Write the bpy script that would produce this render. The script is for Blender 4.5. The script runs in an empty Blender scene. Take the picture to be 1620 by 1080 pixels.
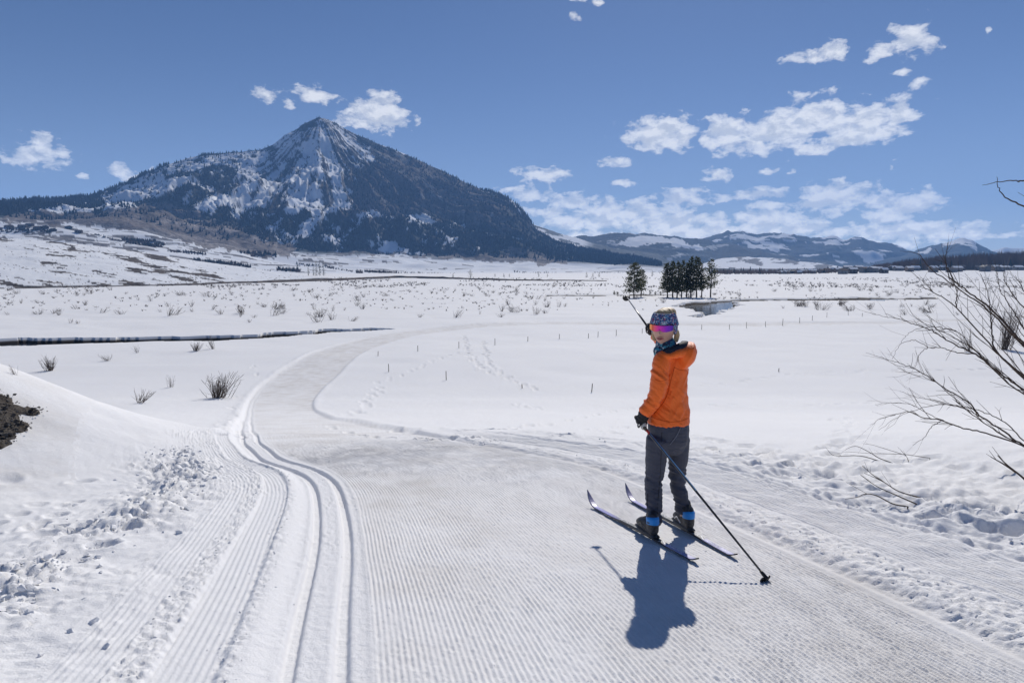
import bpy, bmesh, math, random
import numpy as np
from mathutils import Vector, Matrix, Euler

R = math.radians
SC = bpy.context.scene
COL = SC.collection
rng = np.random.default_rng(7)
random.seed(7)

# ------------------------------------------------------------------ camera
PITCH = R(6.08)
cam_d = bpy.data.cameras.new('camera'); cam_d.lens = 24.0; cam_d.sensor_width = 36.0
cam_d.clip_start = 0.05; cam_d.clip_end = 60000.0
cam = bpy.data.objects.new('camera', cam_d); COL.objects.link(cam)
cam.location = (0, 0, 0); cam.rotation_euler = (R(90) - PITCH, 0, 0)
SC.camera = cam

# ------------------------------------------------------------------ sun, sky, exposure
SUN_EL, SUN_AZ = R(36.0), R(14.0)            # azimuth clockwise from straight ahead (+Y)
sun_dir = Vector((math.sin(SUN_AZ) * math.cos(SUN_EL), math.cos(SUN_AZ) * math.cos(SUN_EL), math.sin(SUN_EL)))
sl = bpy.data.lights.new('sun', 'SUN'); sl.energy = 3.95; sl.angle = R(0.53); sl.color = (1.0, 0.95, 0.88)
so = bpy.data.objects.new('sun', sl); COL.objects.link(so)
so.rotation_euler = (-sun_dir).to_track_quat('-Z', 'Y').to_euler()
so.location = (0, 0, 1500)

SC.view_settings.view_transform = 'Standard'; SC.view_settings.look = 'None'
SC.view_settings.exposure = 0.0; SC.view_settings.gamma = 1.0; SC.view_settings.use_curve_mapping = False
SC.render.engine = 'CYCLES'
cy = SC.cycles
cy.use_denoising = True
cy.max_bounces = 6; cy.diffuse_bounces = 3; cy.glossy_bounces = 2; cy.transmission_bounces = 3
cy.volume_bounces = 1; cy.transparent_max_bounces = 8
cy.sample_clamp_indirect = 6.0
cy.caustics_reflective = False; cy.caustics_refractive = False
SC.render.use_persistent_data = False

def pix_dir(px, py):
    """unit-less direction of a point of the picture (1620 x 1080) seen from the camera: a measuring aid"""
    a = (px - 810.0) / 1080.0; b = (540.0 - py) / 1080.0
    c, s = math.cos(PITCH), math.sin(PITCH)
    return np.array([a, c + b * s, -s + b * c])

def pix_azel(px, py):
    d = pix_dir(px, py)
    return math.atan2(d[0], d[1]), math.atan2(d[2], math.hypot(d[0], d[1]))

class NT:
    """small helper for node trees"""
    def __init__(s, tree): s.t = tree; s.n = tree.nodes; s.l = tree.links
    def new(s, kind, **kw):
        nd = s.n.new(kind)
        for k, v in kw.items(): setattr(nd, k, v)
        return nd
    def put(s, sock, v):
        if isinstance(v, bpy.types.NodeSocket): s.l.new(v, sock)
        elif v is not None: sock.default_value = v
    def math(s, op, a, b=None, c=None, clamp=False):
        nd = s.n.new('ShaderNodeMath'); nd.operation = op; nd.use_clamp = clamp
        s.put(nd.inputs[0], a); s.put(nd.inputs[1], b)
        if c is not None: s.put(nd.inputs[2], c)
        return nd.outputs[0]
    def vmath(s, op, a, b=None, out=0, scale=None):
        nd = s.n.new('ShaderNodeVectorMath'); nd.operation = op
        s.put(nd.inputs[0], a)
        if b is not None: s.put(nd.inputs[1], b)
        if scale is not None: s.put(nd.inputs['Scale'], scale)
        return nd.outputs[out]
    def noise(s, vec, scale, detail=2.0, rough=0.5, dist=0.0, out='Fac'):
        nd = s.n.new('ShaderNodeTexNoise')
        if vec is not None: s.l.new(vec, nd.inputs['Vector'])
        nd.inputs['Scale'].default_value = scale; nd.inputs['Detail'].default_value = detail
        nd.inputs['Roughness'].default_value = rough; nd.inputs['Distortion'].default_value = dist
        return nd.outputs[out]
    def step(s, v, a, b, lo=0.0, hi=1.0, smooth=True):
        nd = s.n.new('ShaderNodeMapRange'); nd.interpolation_type = 'SMOOTHSTEP' if smooth else 'LINEAR'
        s.put(nd.inputs[0], v)
        for i, q in enumerate((a, b, lo, hi)): s.put(nd.inputs[i + 1], q)
        return nd.outputs[0]
    def mix(s, f, a, b, mode='MIX'):
        nd = s.n.new('ShaderNodeMix'); nd.data_type = 'RGBA'; nd.blend_type = mode
        s.put(nd.inputs[0], f)
        for i, q in ((6, a), (7, b)):
            if isinstance(q, (tuple, list)) and len(q) == 3: q = (*q, 1)
            s.put(nd.inputs[i], q)
        return nd.outputs[2]

# the sky: Nishita air with broken fair-weather clouds at infinity
world = bpy.data.worlds.new('World'); SC.world = world; world.use_nodes = True
w = NT(world.node_tree); w.n.clear()
sky = w.new('ShaderNodeTexSky', sky_type='NISHITA')
sky.sun_disc = False; sky.sun_elevation = SUN_EL; sky.sun_rotation = SUN_AZ
sky.altitude = 3500.0; sky.air_density = 1.0; sky.dust_density = 1.3; sky.ozone_density = 3.0
SKY_STRENGTH = 0.056
CLOUDS = [  # centre x, y, half width, half height (picture measure), weight
 (65,222,36,13,.8),(80,240,50,13,.8),(45,252,36,13,.85),(85,260,26,10,.7),(127,277,15,6,.6),(192,272,25,12,.8),(220,285,30,8,.7),(240,268,12,10,.5),
 (418,150,24,11,.8),(495,150,27,15,.85),(540,163,18,10,.45),(595,182,38,20,1),(609,166,19,18,1),(572,194,36,8,.9),(622,196,18,9,1),(655,190,14,12,.4),(562,163,22,8,.5),(455,165,14,8,.4),
 (862,277,42,12,.9),(969,257,28,7,.8),(987,289,19,6,.9),(842,308,30,13,.9),(800,300,18,5,.8),(915,318,50,12,.85),(985,338,80,20,.9),(1060,352,100,15,.9),(950,352,70,14,.9),
 (1075,315,52,15,.85),(1100,300,30,7,.7),(1136,277,23,9,.9),(1215,271,12,6,.9),(1254,272,9,4,.8),
 (1052,212,52,23,1),(1028,225,32,12,.95),(1112,186,18,5,.6),(1150,210,45,22,1),(1230,208,70,26,1),(1290,186,60,28,1),(1370,190,60,20,1),(1412,180,26,19,1),(1380,207,55,12,1),(1340,222,50,10,.95),(1290,236,40,9,.9),(1200,222,80,12,.9),
 (1290,90,50,11,.75),(1312,83,22,14,.85),(1440,65,45,26,.75),(1395,78,30,15,.65),(1425,112,22,8,.6),(1457,130,18,9,.7),(1485,155,25,6,.4),(1560,47,8,12,.55),(1410,262,12,14,.4),
 (1200,308,60,11,.8),(1225,325,30,10,.75),(1320,312,68,20,.95),(1290,325,40,12,.9),(1395,320,45,16,.8),(1430,328,60,20,.9),(1465,308,25,14,.9),(1400,345,40,10,.8),
 (1210,348,60,18,.95),(1260,362,90,13,.9),(1440,366,120,13,.95),(1510,374,90,8,.9),(1390,390,90,10,.9),(1180,365,120,12,.95),(1080,366,110,12,.95),(1000,372,80,8,.8),
 (940,376,95,10,.9),(1140,380,150,8,.85),(1330,386,120,9,.8),(905,352,40,14,.9),(870,335,40,10,.8),(912,28,12,8,.7),(945,3,16,5,.6),(925,-4,30,6,.6),(-60,240,60,14,.8),(-200,200,90,25,.8),(1750,300,90,22,.8),(1900,180,110,35,.8),(1750,372,120,10,.8),(-150,300,120,9,.7)]
tc = w.new('ShaderNodeTexCoord'); sep = w.new('ShaderNodeSeparateXYZ'); w.l.new(tc.outputs['Generated'], sep.inputs[0])
az = w.math('ARCTAN2', sep.outputs[0], sep.outputs[1]); el = w.math('ARCSINE', sep.outputs[2])
cmb = w.new('ShaderNodeCombineXYZ'); w.l.new(az, cmb.inputs[0]); w.l.new(el, cmb.inputs[1])
P = cmb.outputs[0]
Ps = w.vmath('MULTIPLY', P, (1.0, 1.7, 1.0))
wn = w.new('ShaderNodeTexNoise'); w.l.new(Ps, wn.inputs['Vector']); wn.inputs['Scale'].default_value = 26; wn.inputs['Detail'].default_value = 3
warp = w.vmath('SCALE', w.vmath('SUBTRACT', wn.outputs['Color'], (.5, .5, .5)), scale=.035)
Pw = w.vmath('ADD', P, w.vmath('MULTIPLY', warp, (1.0, .45, 0.0)))
Pw2 = w.vmath('ADD', Ps, w.vmath('SCALE', warp, scale=.35))
F = None
for (cx, cyy, rx, ry, wt) in CLOUDS:
    a, e = pix_azel(cx, cyy)
    k = math.cos(a) ** 2
    rxa = max(rx / 1080.0 * k, .002) * 1.25; rya = ry / 1080.0 * math.cos(a) * 1.3
    nd = w.vmath('MULTIPLY', w.vmath('SUBTRACT', Pw, (a, e, 0)), (1 / rxa, 1 / rya, 0))
    ln = w.vmath('LENGTH', nd, out=1)
    v = w.math('MULTIPLY_ADD', ln, -1.0, wt)
    F = v if F is None else w.math('SMOOTH_MAX', F, v, .25)
fb = w.noise(Pw2, 40, 10, .60, .15)
fb2 = w.noise(w.vmath('ADD', Pw2, (.004, .014, 0)), 40, 5, .55, .15)
core = w.math('MAXIMUM', F, -1.2)
dens = w.math('ADD', w.math('MULTIPLY', core, 1.15), w.math('MULTIPLY', w.math("SUBTRACT", fb, .5), 3.2))
dens = w.math("ADD", dens, -.03)
# thin edges fade out, thick hearts are opaque
alpha = w.math('SUBTRACT', 1.0, w.math('EXPONENT', w.math('MULTIPLY', w.math('MAXIMUM', dens, 0.0), -2.3)))
alpha = w.math('MULTIPLY', alpha, w.step(F, -.8, -.2))
relief = w.step(w.math('SUBTRACT', fb, fb2), -.13, .13)
thick = w.step(dens, .25, 1.5)
lit = w.math('ADD', w.math('MULTIPLY', relief, .75), w.math('MULTIPLY', w.math('SUBTRACT', 1.0, thick), .45))
lit = w.math('ADD', lit, .02, clamp=True)
ccol = w.mix(lit, (.55, .595, .68), (1.08, 1.07, 1.06))
low = w.math('EXPONENT', w.math('MULTIPLY', w.math('MAXIMUM', el, 0.0), -11.0))
ccol = w.vmath('SCALE', ccol, scale=w.math('MULTIPLY_ADD', low, .55 / SKY_STRENGTH, 1.0 / SKY_STRENGTH))
skc = w.mix(1.0, sky.outputs[0], (.88, .96, 1.13), 'MULTIPLY')
pale = w.vmath('SCALE', (.70, .79, .90), scale=1.0 / SKY_STRENGTH)
skc = w.mix(w.math('MULTIPLY', low, .74), skc, pale)
fin = w.mix(w.math('MULTIPLY', alpha, .94), skc, ccol)
bg = w.new('ShaderNodeBackground'); w.l.new(fin, bg.inputs[0]); bg.inputs[1].default_value = SKY_STRENGTH
wo = w.new('ShaderNodeOutputWorld'); w.l.new(bg.outputs[0], wo.inputs[0])
world.cycles.sampling_method = 'NONE'

# ------------------------------------------------------------------ noise, splines, helpers
def _hash(ix, iy, seed):
    with np.errstate(over='ignore'):
        h = (ix.astype(np.uint32) * np.uint32(374761393) + iy.astype(np.uint32) * np.uint32(668265263) + np.uint32(seed * 362437 + 12345))
        h = (h ^ (h >> np.uint32(13))) * np.uint32(1274126177)
        h = h ^ (h >> np.uint32(16))
    return (h & np.uint32(0xffffff)).astype(np.float32) / np.float32(0xffffff)

def vnoise(x, y, seed=0):
    """value noise in 0..1"""
    x = np.asarray(x, np.float64); y = np.asarray(y, np.float64)
    fx = np.floor(x); fy = np.floor(y)
    tx = (x - fx).astype(np.float32); ty = (y - fy).astype(np.float32)
    ix = fx.astype(np.int64); iy = fy.astype(np.int64)
    tx = tx * tx * tx * (tx * (tx * 6 - 15) + 10); ty = ty * ty * ty * (ty * (ty * 6 - 15) + 10)
    a = _hash(ix, iy, seed); b = _hash(ix + 1, iy, seed); c = _hash(ix, iy + 1, seed); d = _hash(ix + 1, iy + 1, seed)
    return (a + (b - a) * tx) * (1 - ty) + (c + (d - c) * tx) * ty

def fbm(x, y, oct=4, seed=0, gain=.5, lac=2.03):
    """roughly -1..1"""
    s = 0.0; amp = 1.0; tot = 0.0
    for i in range(oct):
        s = s + amp * (vnoise(x, y, seed + i * 17) * 2 - 1); tot += amp
        x = np.asarray(x) * lac + 13.7; y = np.asarray(y) * lac + 7.3; amp *= gain
    return s / tot * 1.6

def ridged(x, y, oct=4, seed=0, gain=.5):
    s = 0.0; amp = 1.0; tot = 0.0
    for i in range(oct):
        s = s + amp * (1 - np.abs(vnoise(x, y, seed + i * 17) * 2 - 1)) ; tot += amp
        x = np.asarray(x) * 2.03 + 3.1; y = np.asarray(y) * 2.03 + 9.2; amp *= gain
    return s / tot

def sstep(x, a, b):
    t = np.clip((np.asarray(x, np.float64) - a) / (b - a), 0, 1)
    return t * t * (3 - 2 * t)

def pchip(xs, ys):
    """monotone cubic through the points"""
    xs = np.array(xs, float); ys = np.array(ys, float)
    h = np.diff(xs); dl = np.diff(ys) / h
    m = np.zeros_like(ys); m[1:-1] = np.where(dl[:-1] * dl[1:] > 0, 2 * dl[:-1] * dl[1:] / (dl[:-1] + dl[1:] + 1e-12), 0)
    m[0] = dl[0]; m[-1] = dl[-1]
    def f(x):
        x = np.clip(np.asarray(x, float), xs[0], xs[-1])
        i = np.clip(np.searchsorted(xs, x, side='right') - 1, 0, len(h) - 1)
        t = (x - xs[i]) / h[i]
        return ((2*t**3 - 3*t**2 + 1) * ys[i] + (t**3 - 2*t**2 + t) * h[i] * m[i] + (-2*t**3 + 3*t**2) * ys[i+1] + (t**3 - t**2) * h[i] * m[i+1])
    return f

def catmull(pts, n):
    """points every 1/n of a segment along a Catmull-Rom curve"""
    p = np.array(pts, float); p = np.vstack([2*p[0]-p[1], p, 2*p[-1]-p[-2]])
    out = []
    for i in range(1, len(p) - 2):
        for k in range(n):
            t = k / n
            out.append(.5 * ((2*p[i]) + (-p[i-1]+p[i+1])*t + (2*p[i-1]-5*p[i]+4*p[i+1]-p[i+2])*t*t + (-p[i-1]+3*p[i]-3*p[i+1]+p[i+2])*t**3))
    out.append(p[-2])
    return np.array(out)

def resample(pts, step):
    p = np.array(pts, float); d = np.r_[0, np.cumsum(np.linalg.norm(np.diff(p, axis=0), axis=1))]
    s = np.arange(0, d[-1], step)
    return np.stack([np.interp(s, d, p[:, k]) for k in range(p.shape[1])], 1)

def in_poly(px, py, poly):
    c = np.zeros(np.shape(px), bool); n = len(poly)
    for i in range(n):
        x1, y1 = poly[i]; x2, y2 = poly[(i + 1) % n]
        if y1 == y2: continue
        t = ((y1 > py) != (y2 > py)) & (px < (x2 - x1) * (py - y1) / (y2 - y1) + x1)
        c ^= t
    return c

def mesh_np(name, verts, quads=None, tris=None, mat=None, smooth=True, attrs=None, parent=None, kind=None, link=True):
    me = bpy.data.meshes.new(name)
    v = np.asarray(verts, np.float32).reshape(-1, 3)
    nq = 0 if quads is None else len(quads); nt = 0 if tris is None else len(tris)
    me.vertices.add(len(v)); me.vertices.foreach_set('co', v.ravel())
    idx = []; st = []; tot = []
    if nq: idx.append(np.asarray(quads, np.int32).ravel()); tot.append(np.full(nq, 4, np.int32))
    if nt: idx.append(np.asarray(tris, np.int32).ravel()); tot.append(np.full(nt, 3, np.int32))
    idx = np.concatenate(idx); tot = np.concatenate(tot); st = np.r_[0, np.cumsum(tot)[:-1]].astype(np.int32)
    me.loops.add(len(idx)); me.loops.foreach_set('vertex_index', idx)
    me.polygons.add(len(tot)); me.polygons.foreach_set('loop_start', st)
    me.polygons.foreach_set('loop_total', tot)
    me.polygons.foreach_set('use_smooth', np.full(len(tot), bool(smooth)))
    for k, a in (attrs or {}).items():
        a = np.asarray(a, np.float32)
        if a.ndim == 1:
            at = me.attributes.new(k, 'FLOAT', 'POINT'); at.data.foreach_set('value', a)
        else:
            if a.shape[1] == 3: a = np.hstack([a, np.ones((len(a), 1), np.float32)])
            at = me.attributes.new(k, 'FLOAT_COLOR', 'POINT'); at.data.foreach_set('color', a.ravel())
    me.update(calc_edges=True); me.validate(verbose=False)
    if mat: me.materials.append(mat)
    if not link: return me
    return obj(name, me, parent, kind)

def obj(name, me, parent=None, kind=None):
    o = bpy.data.objects.new(name, me); COL.objects.link(o)
    if parent is not None: o.parent = parent
    if kind: o['kind'] = kind
    return o

def tag(o, label, cat, group=None, kind=None):
    o['label'] = label; o['category'] = cat
    if group: o['group'] = group
    if kind: o['kind'] = kind
    return o

def empty(name, loc=(0, 0, 0), rz=0.0):
    o = bpy.data.objects.new(name, None); COL.objects.link(o); o.location = loc; o.rotation_euler = (0, 0, rz); o.empty_display_size = .2
    return o

def copy_tree(o, parent=None):
    c = o.copy(); COL.objects.link(c)
    if parent is not None:
        c.parent = parent
    for ch in list(o.children): copy_tree(ch, c)
    return c

def grid_quads(nr, nc):
    i = np.arange(nr - 1)[:, None] * nc + np.arange(nc - 1)[None, :]
    return np.stack([i, i + 1, i + nc + 1, i + nc], -1).reshape(-1, 4)

class Soup:
    """collects tubes, boxes and lumps into one vertex / face list"""
    def __init__(s): s.v = []; s.f = []; s.n = 0
    def add(s, v, f):
        v = np.asarray(v, float)
        s.v.append(v); s.f += [tuple(int(i) + s.n for i in q) for q in f]; s.n += len(v)
    def tube(s, pts, rad, k=5, cap=True):
        pts = np.asarray(pts, float); n = len(pts)
        rad = np.full(n, rad) if np.isscalar(rad) else np.asarray(rad, float)
        t = np.gradient(pts, axis=0); t /= np.linalg.norm(t, axis=1)[:, None] + 1e-12
        up = np.array([0, 0, 1.0]) if abs(t[0][2]) < .9 else np.array([1.0, 0, 0])
        u = np.cross(t[0], up); u /= np.linalg.norm(u)
        vs = []
        for i in range(n):
            u = u - t[i] * np.dot(u, t[i]); u /= np.linalg.norm(u) + 1e-12
            w_ = np.cross(t[i], u)
            a = np.arange(k) * 2 * math.pi / k
            vs.append(pts[i] + rad[i] * (np.cos(a)[:, None] * u + np.sin(a)[:, None] * w_))
        f = []
        for i in range(n - 1):
            for j in range(k):
                f.append((i*k + j, i*k + (j+1) % k, (i+1)*k + (j+1) % k, (i+1)*k + j))
        if cap: f.append(tuple(range(k - 1, -1, -1))); f.append(tuple((n-1)*k + j for j in range(k)))
        s.add(np.vstack(vs), f)
    def box(s, c, size, rz=0.0, M=None):
        x, y, z = np.array(size) / 2
        v = np.array([(-x,-y,-z),(x,-y,-z),(x,y,-z),(-x,y,-z),(-x,-y,z),(x,-y,z),(x,y,z),(-x,y,z)])
        if M is not None: v = v @ np.array(M).T
        if rz: cz, sz = math.cos(rz), math.sin(rz); v = v @ np.array([[cz, sz, 0], [-sz, cz, 0], [0, 0, 1]])
        s.add(v + np.array(c), [(0,3,2,1),(4,5,6,7),(0,1,5,4),(1,2,6,5),(2,3,7,6),(3,0,4,7)])
    def mesh(s, name, mat=None, smooth=False):
        me = bpy.data.meshes.new(name); me.from_pydata(np.vstack(s.v).tolist(), [], s.f)
        if smooth: me.polygons.foreach_set('use_smooth', np.ones(len(me.polygons), bool))
        if mat: me.materials.append(mat)
        me.update(); return me
    def build(s, name, mat=None, parent=None, smooth=False, kind=None):
        return obj(name, s.mesh(name, mat, smooth), parent, kind)

def material(name, col, rough=.6, spec=.3, metal=0.0, noise=None, bump=None, coat=0.0, sheen=0.0):
    """principled material; noise = (scale, second colour, detail), bump = (scale, strength, distance)"""
    m = bpy.data.materials.new(name); m.use_nodes = True
    n = NT(m.node_tree); p = m.node_tree.nodes['Principled BSDF']
    p.inputs['Base Color'].default_value = (*col, 1); p.inputs['Roughness'].default_value = rough
    p.inputs['Specular IOR Level'].default_value = spec; p.inputs['Metallic'].default_value = metal
    p.inputs['Coat Weight'].default_value = coat; p.inputs['Sheen Weight'].default_value = sheen
    t = n.new('ShaderNodeTexCoord')
    if noise:
        f = n.noise(t.outputs['Object'], noise[0], noise[2] if len(noise) > 2 else 3)
        n.l.new(n.mix(n.step(f, .35, .65), col, noise[1]), p.inputs['Base Color'])
    if bump:
        b = n.new('ShaderNodeBump'); b.inputs['Strength'].default_value = bump[1]; b.inputs['Distance'].default_value = bump[2]
        n.l.new(n.noise(t.outputs['Object'], bump[0], 4), b.inputs['Height']); n.l.new(b.outputs[0], p.inputs['Normal'])
    return m

# ------------------------------------------------------------------ the lie of the land (z = 0 is the height of the camera)
zprof = pchip([-40, -20, -5, 0, 8, 10.5, 14, 20, 28, 36, 45, 55, 100, 250, 700, 1100, 1e5],
              [1.5, 0.8, -.72, -1.33, -2.33, -2.68, -3.3, -4.5, -6.1, -7.4, -8.2, -8.5, -8.6, -8.85, -8.6, -7.6, -7.6])

def base_h(X, Y):
    """smooth terrain without trail, tracks or lumps"""
    X = np.asarray(X, float); Y = np.asarray(Y, float)
    r = np.hypot(X, Y)
    z = zprof(np.where(Y > 60, r, Y))
    # ploughed pile on the left
    d = np.hypot((X + 8.3) / 1.0, (Y - 9.6) / 1.25)
    z = z + np.where(Y < 30, 1.5 * (np.exp(-(d / 1.8) ** 2) * .38 + .62 * np.clip(1 - d / 3.7, 0, 1) ** 1.1), 0)
    # long soft swells
    z = z + .05 * fbm(X / 5.5, Y / 5.5, 2, 3) * sstep(r, 2, 10) + .16 * fbm(X / 38, Y / 30, 3, 9) * sstep(r, 30, 90)
    z = z + .10 * fbm(X / 9, Y / 7, 3, 21) * sstep(r, 85, 130)
    # the village side of the valley rises a little
    z = z + 5.2 * sstep(r, 880, 1180) * sstep(np.arctan2(X, np.maximum(Y, 1)), .38, .50) * (Y > 0)
    # bank right of the trail
    z = z + .22 * sstep(X - .08 * Y, 3.9, 5.4) * (1 - sstep(Y, 8, 16)) * sstep(Y, -2, 2)
    return z

def at(px, py, h=base_h, dz=0.0, r0=.8, r1=6000):
    """where the sight line of a picture point meets the ground"""
    d = pix_dir(px, py); d = d / math.hypot(d[0], d[1])
    r = np.geomspace(r0, r1, 6000)
    f = d[2] * r - (h(d[0] * r, d[1] * r) + dz)
    k = np.nonzero(f < 0)[0]
    if len(k) == 0: k = [len(r) - 1]
    k = max(k[0], 1)
    t = f[k-1] / (f[k-1] - f[k] + 1e-12)
    rr = r[k-1] + (r[k] - r[k-1]) * min(max(t, 0), 1)
    X, Y = d[0] * rr, d[1] * rr
    return np.array([X, Y, float(h(np.array(X), np.array(Y)))])

# trail: course of the right-hand groove of the classic track
path_px = [(540, 1080), (546, 960), (546, 870), (541, 790), (527, 757), (503, 738), (470, 727), (443, 719), (420, 703), (404, 687),
           (396, 664), (399, 640), (411, 618), (430, 601), (470, 574), (520, 550), (600, 529), (680, 518), (760, 512), (880, 509), (1010, 510), (1150, 511), (1320, 509), (1480, 505)]
def plain_h(X, Y):
    r = np.hypot(X, Y)
    return zprof(np.where(Y > 60, r, Y))
path_xy = np.array([at(*p, h=plain_h)[:2] for p in path_px])
first = path_xy[0] + (path_xy[0] - path_xy[2]) * .9
path_xy = np.vstack([[path_xy[0] + np.array([.213, -1.0]) * 2.2], path_xy])
PATH = resample(catmull(path_xy, 24), .06)
# ease the course a little
def smooth1(a, k):
    ker = np.hanning(k + 2)[1:-1]; ker /= ker.sum(); p = np.pad(a, ((k//2, k//2), (0, 0)), 'edge')
    return np.stack([np.convolve(p[:, i], ker, 'valid') for i in range(2)], 1)[:len(a)]
PATH = smooth1(PATH, 25)
_t = np.gradient(PATH, axis=0); _t /= np.linalg.norm(_t, axis=1)[:, None]
PATH_T = _t; PATH_N = np.stack([_t[:, 1], -_t[:, 0]], 1)          # to the right of the course
PATH_S = np.r_[0, np.cumsum(np.linalg.norm(np.diff(PATH, axis=0), axis=1))]

def trail_sv(X, Y, maxd=7.0):
    """distance along and to the right of the groove for points near the trail"""
    X = X.ravel(); Y = Y.ravel()
    S = np.zeros(len(X)); V = np.full(len(X), 99.0)
    coarse = PATH[::12]
    lo = coarse.min(0) - maxd; hi = coarse.max(0) + maxd
    idx = np.nonzero((X > lo[0]) & (X < hi[0]) & (Y > lo[1]) & (Y < hi[1]))[0]
    for c in range(0, len(idx), 40000):
        q = idx[c:c + 40000]
        d2 = (X[q, None] - coarse[None, :, 0]) ** 2 + (Y[q, None] - coarse[None, :, 1]) ** 2
        k = d2.argmin(1); near = d2[np.arange(len(q)), k] < maxd ** 2
        q = q[near]; k = k[near]
        if len(q) == 0: continue
        kk = np.clip(k[:, None] * 12 + np.arange(-12, 13)[None, :], 0, len(PATH) - 1)
        d2 = (X[q, None] - PATH[kk, 0]) ** 2 + (Y[q, None] - PATH[kk, 1]) ** 2
        j = kk[np.arange(len(q)), d2.argmin(1)]
        dx = X[q] - PATH[j, 0]; dy = Y[q] - PATH[j, 1]
        V[q] = dx * PATH_N[j, 0] + dy * PATH_N[j, 1]; S[q] = PATH_S[j] + dx * PATH_T[j, 0] + dy * PATH_T[j, 1]
    return S, V

def lumps(x, y, size, seed, share=.6):
    """rounded clods: 0..1 high, about `size` across"""
    x = np.asarray(x) / size; y = np.asarray(y) / size
    ix = np.floor(x).astype(np.int64); iy = np.floor(y).astype(np.int64)
    best = np.zeros(np.shape(x))
    for a in (-1, 0, 1):
        for b in (-1, 0, 1):
            jx = ix + a; jy = iy + b
            cx = jx + .15 + .7 * _hash(jx, jy, seed); cy_ = jy + .15 + .7 * _hash(jx, jy, seed + 1)
            rr = .28 + .38 * _hash(jx, jy, seed + 2) ; on = _hash(jx, jy, seed + 3) < share
            an = _hash(jx, jy, seed + 4) * 6.28; st_ = .7 + .6 * _hash(jx, jy, seed + 5)
            dx = x - cx; dy = y - cy_
            u = (dx * np.cos(an) + dy * np.sin(an)) * st_; v_ = (-dx * np.sin(an) + dy * np.cos(an)) / st_
            q = np.clip(1 - (u * u + v_ * v_) / (rr * rr), 0, 1)
            best = np.maximum(best, np.where(on, np.sqrt(q) * rr * 1.6, 0))
    return best

def band(v, a, b, e=.03):
    return sstep(v, a - e, a + e) * (1 - sstep(v, b - e, b + e))

S_CREST = float(PATH_S[np.argmin(np.abs(PATH[:, 1] - 9.5))])

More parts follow.
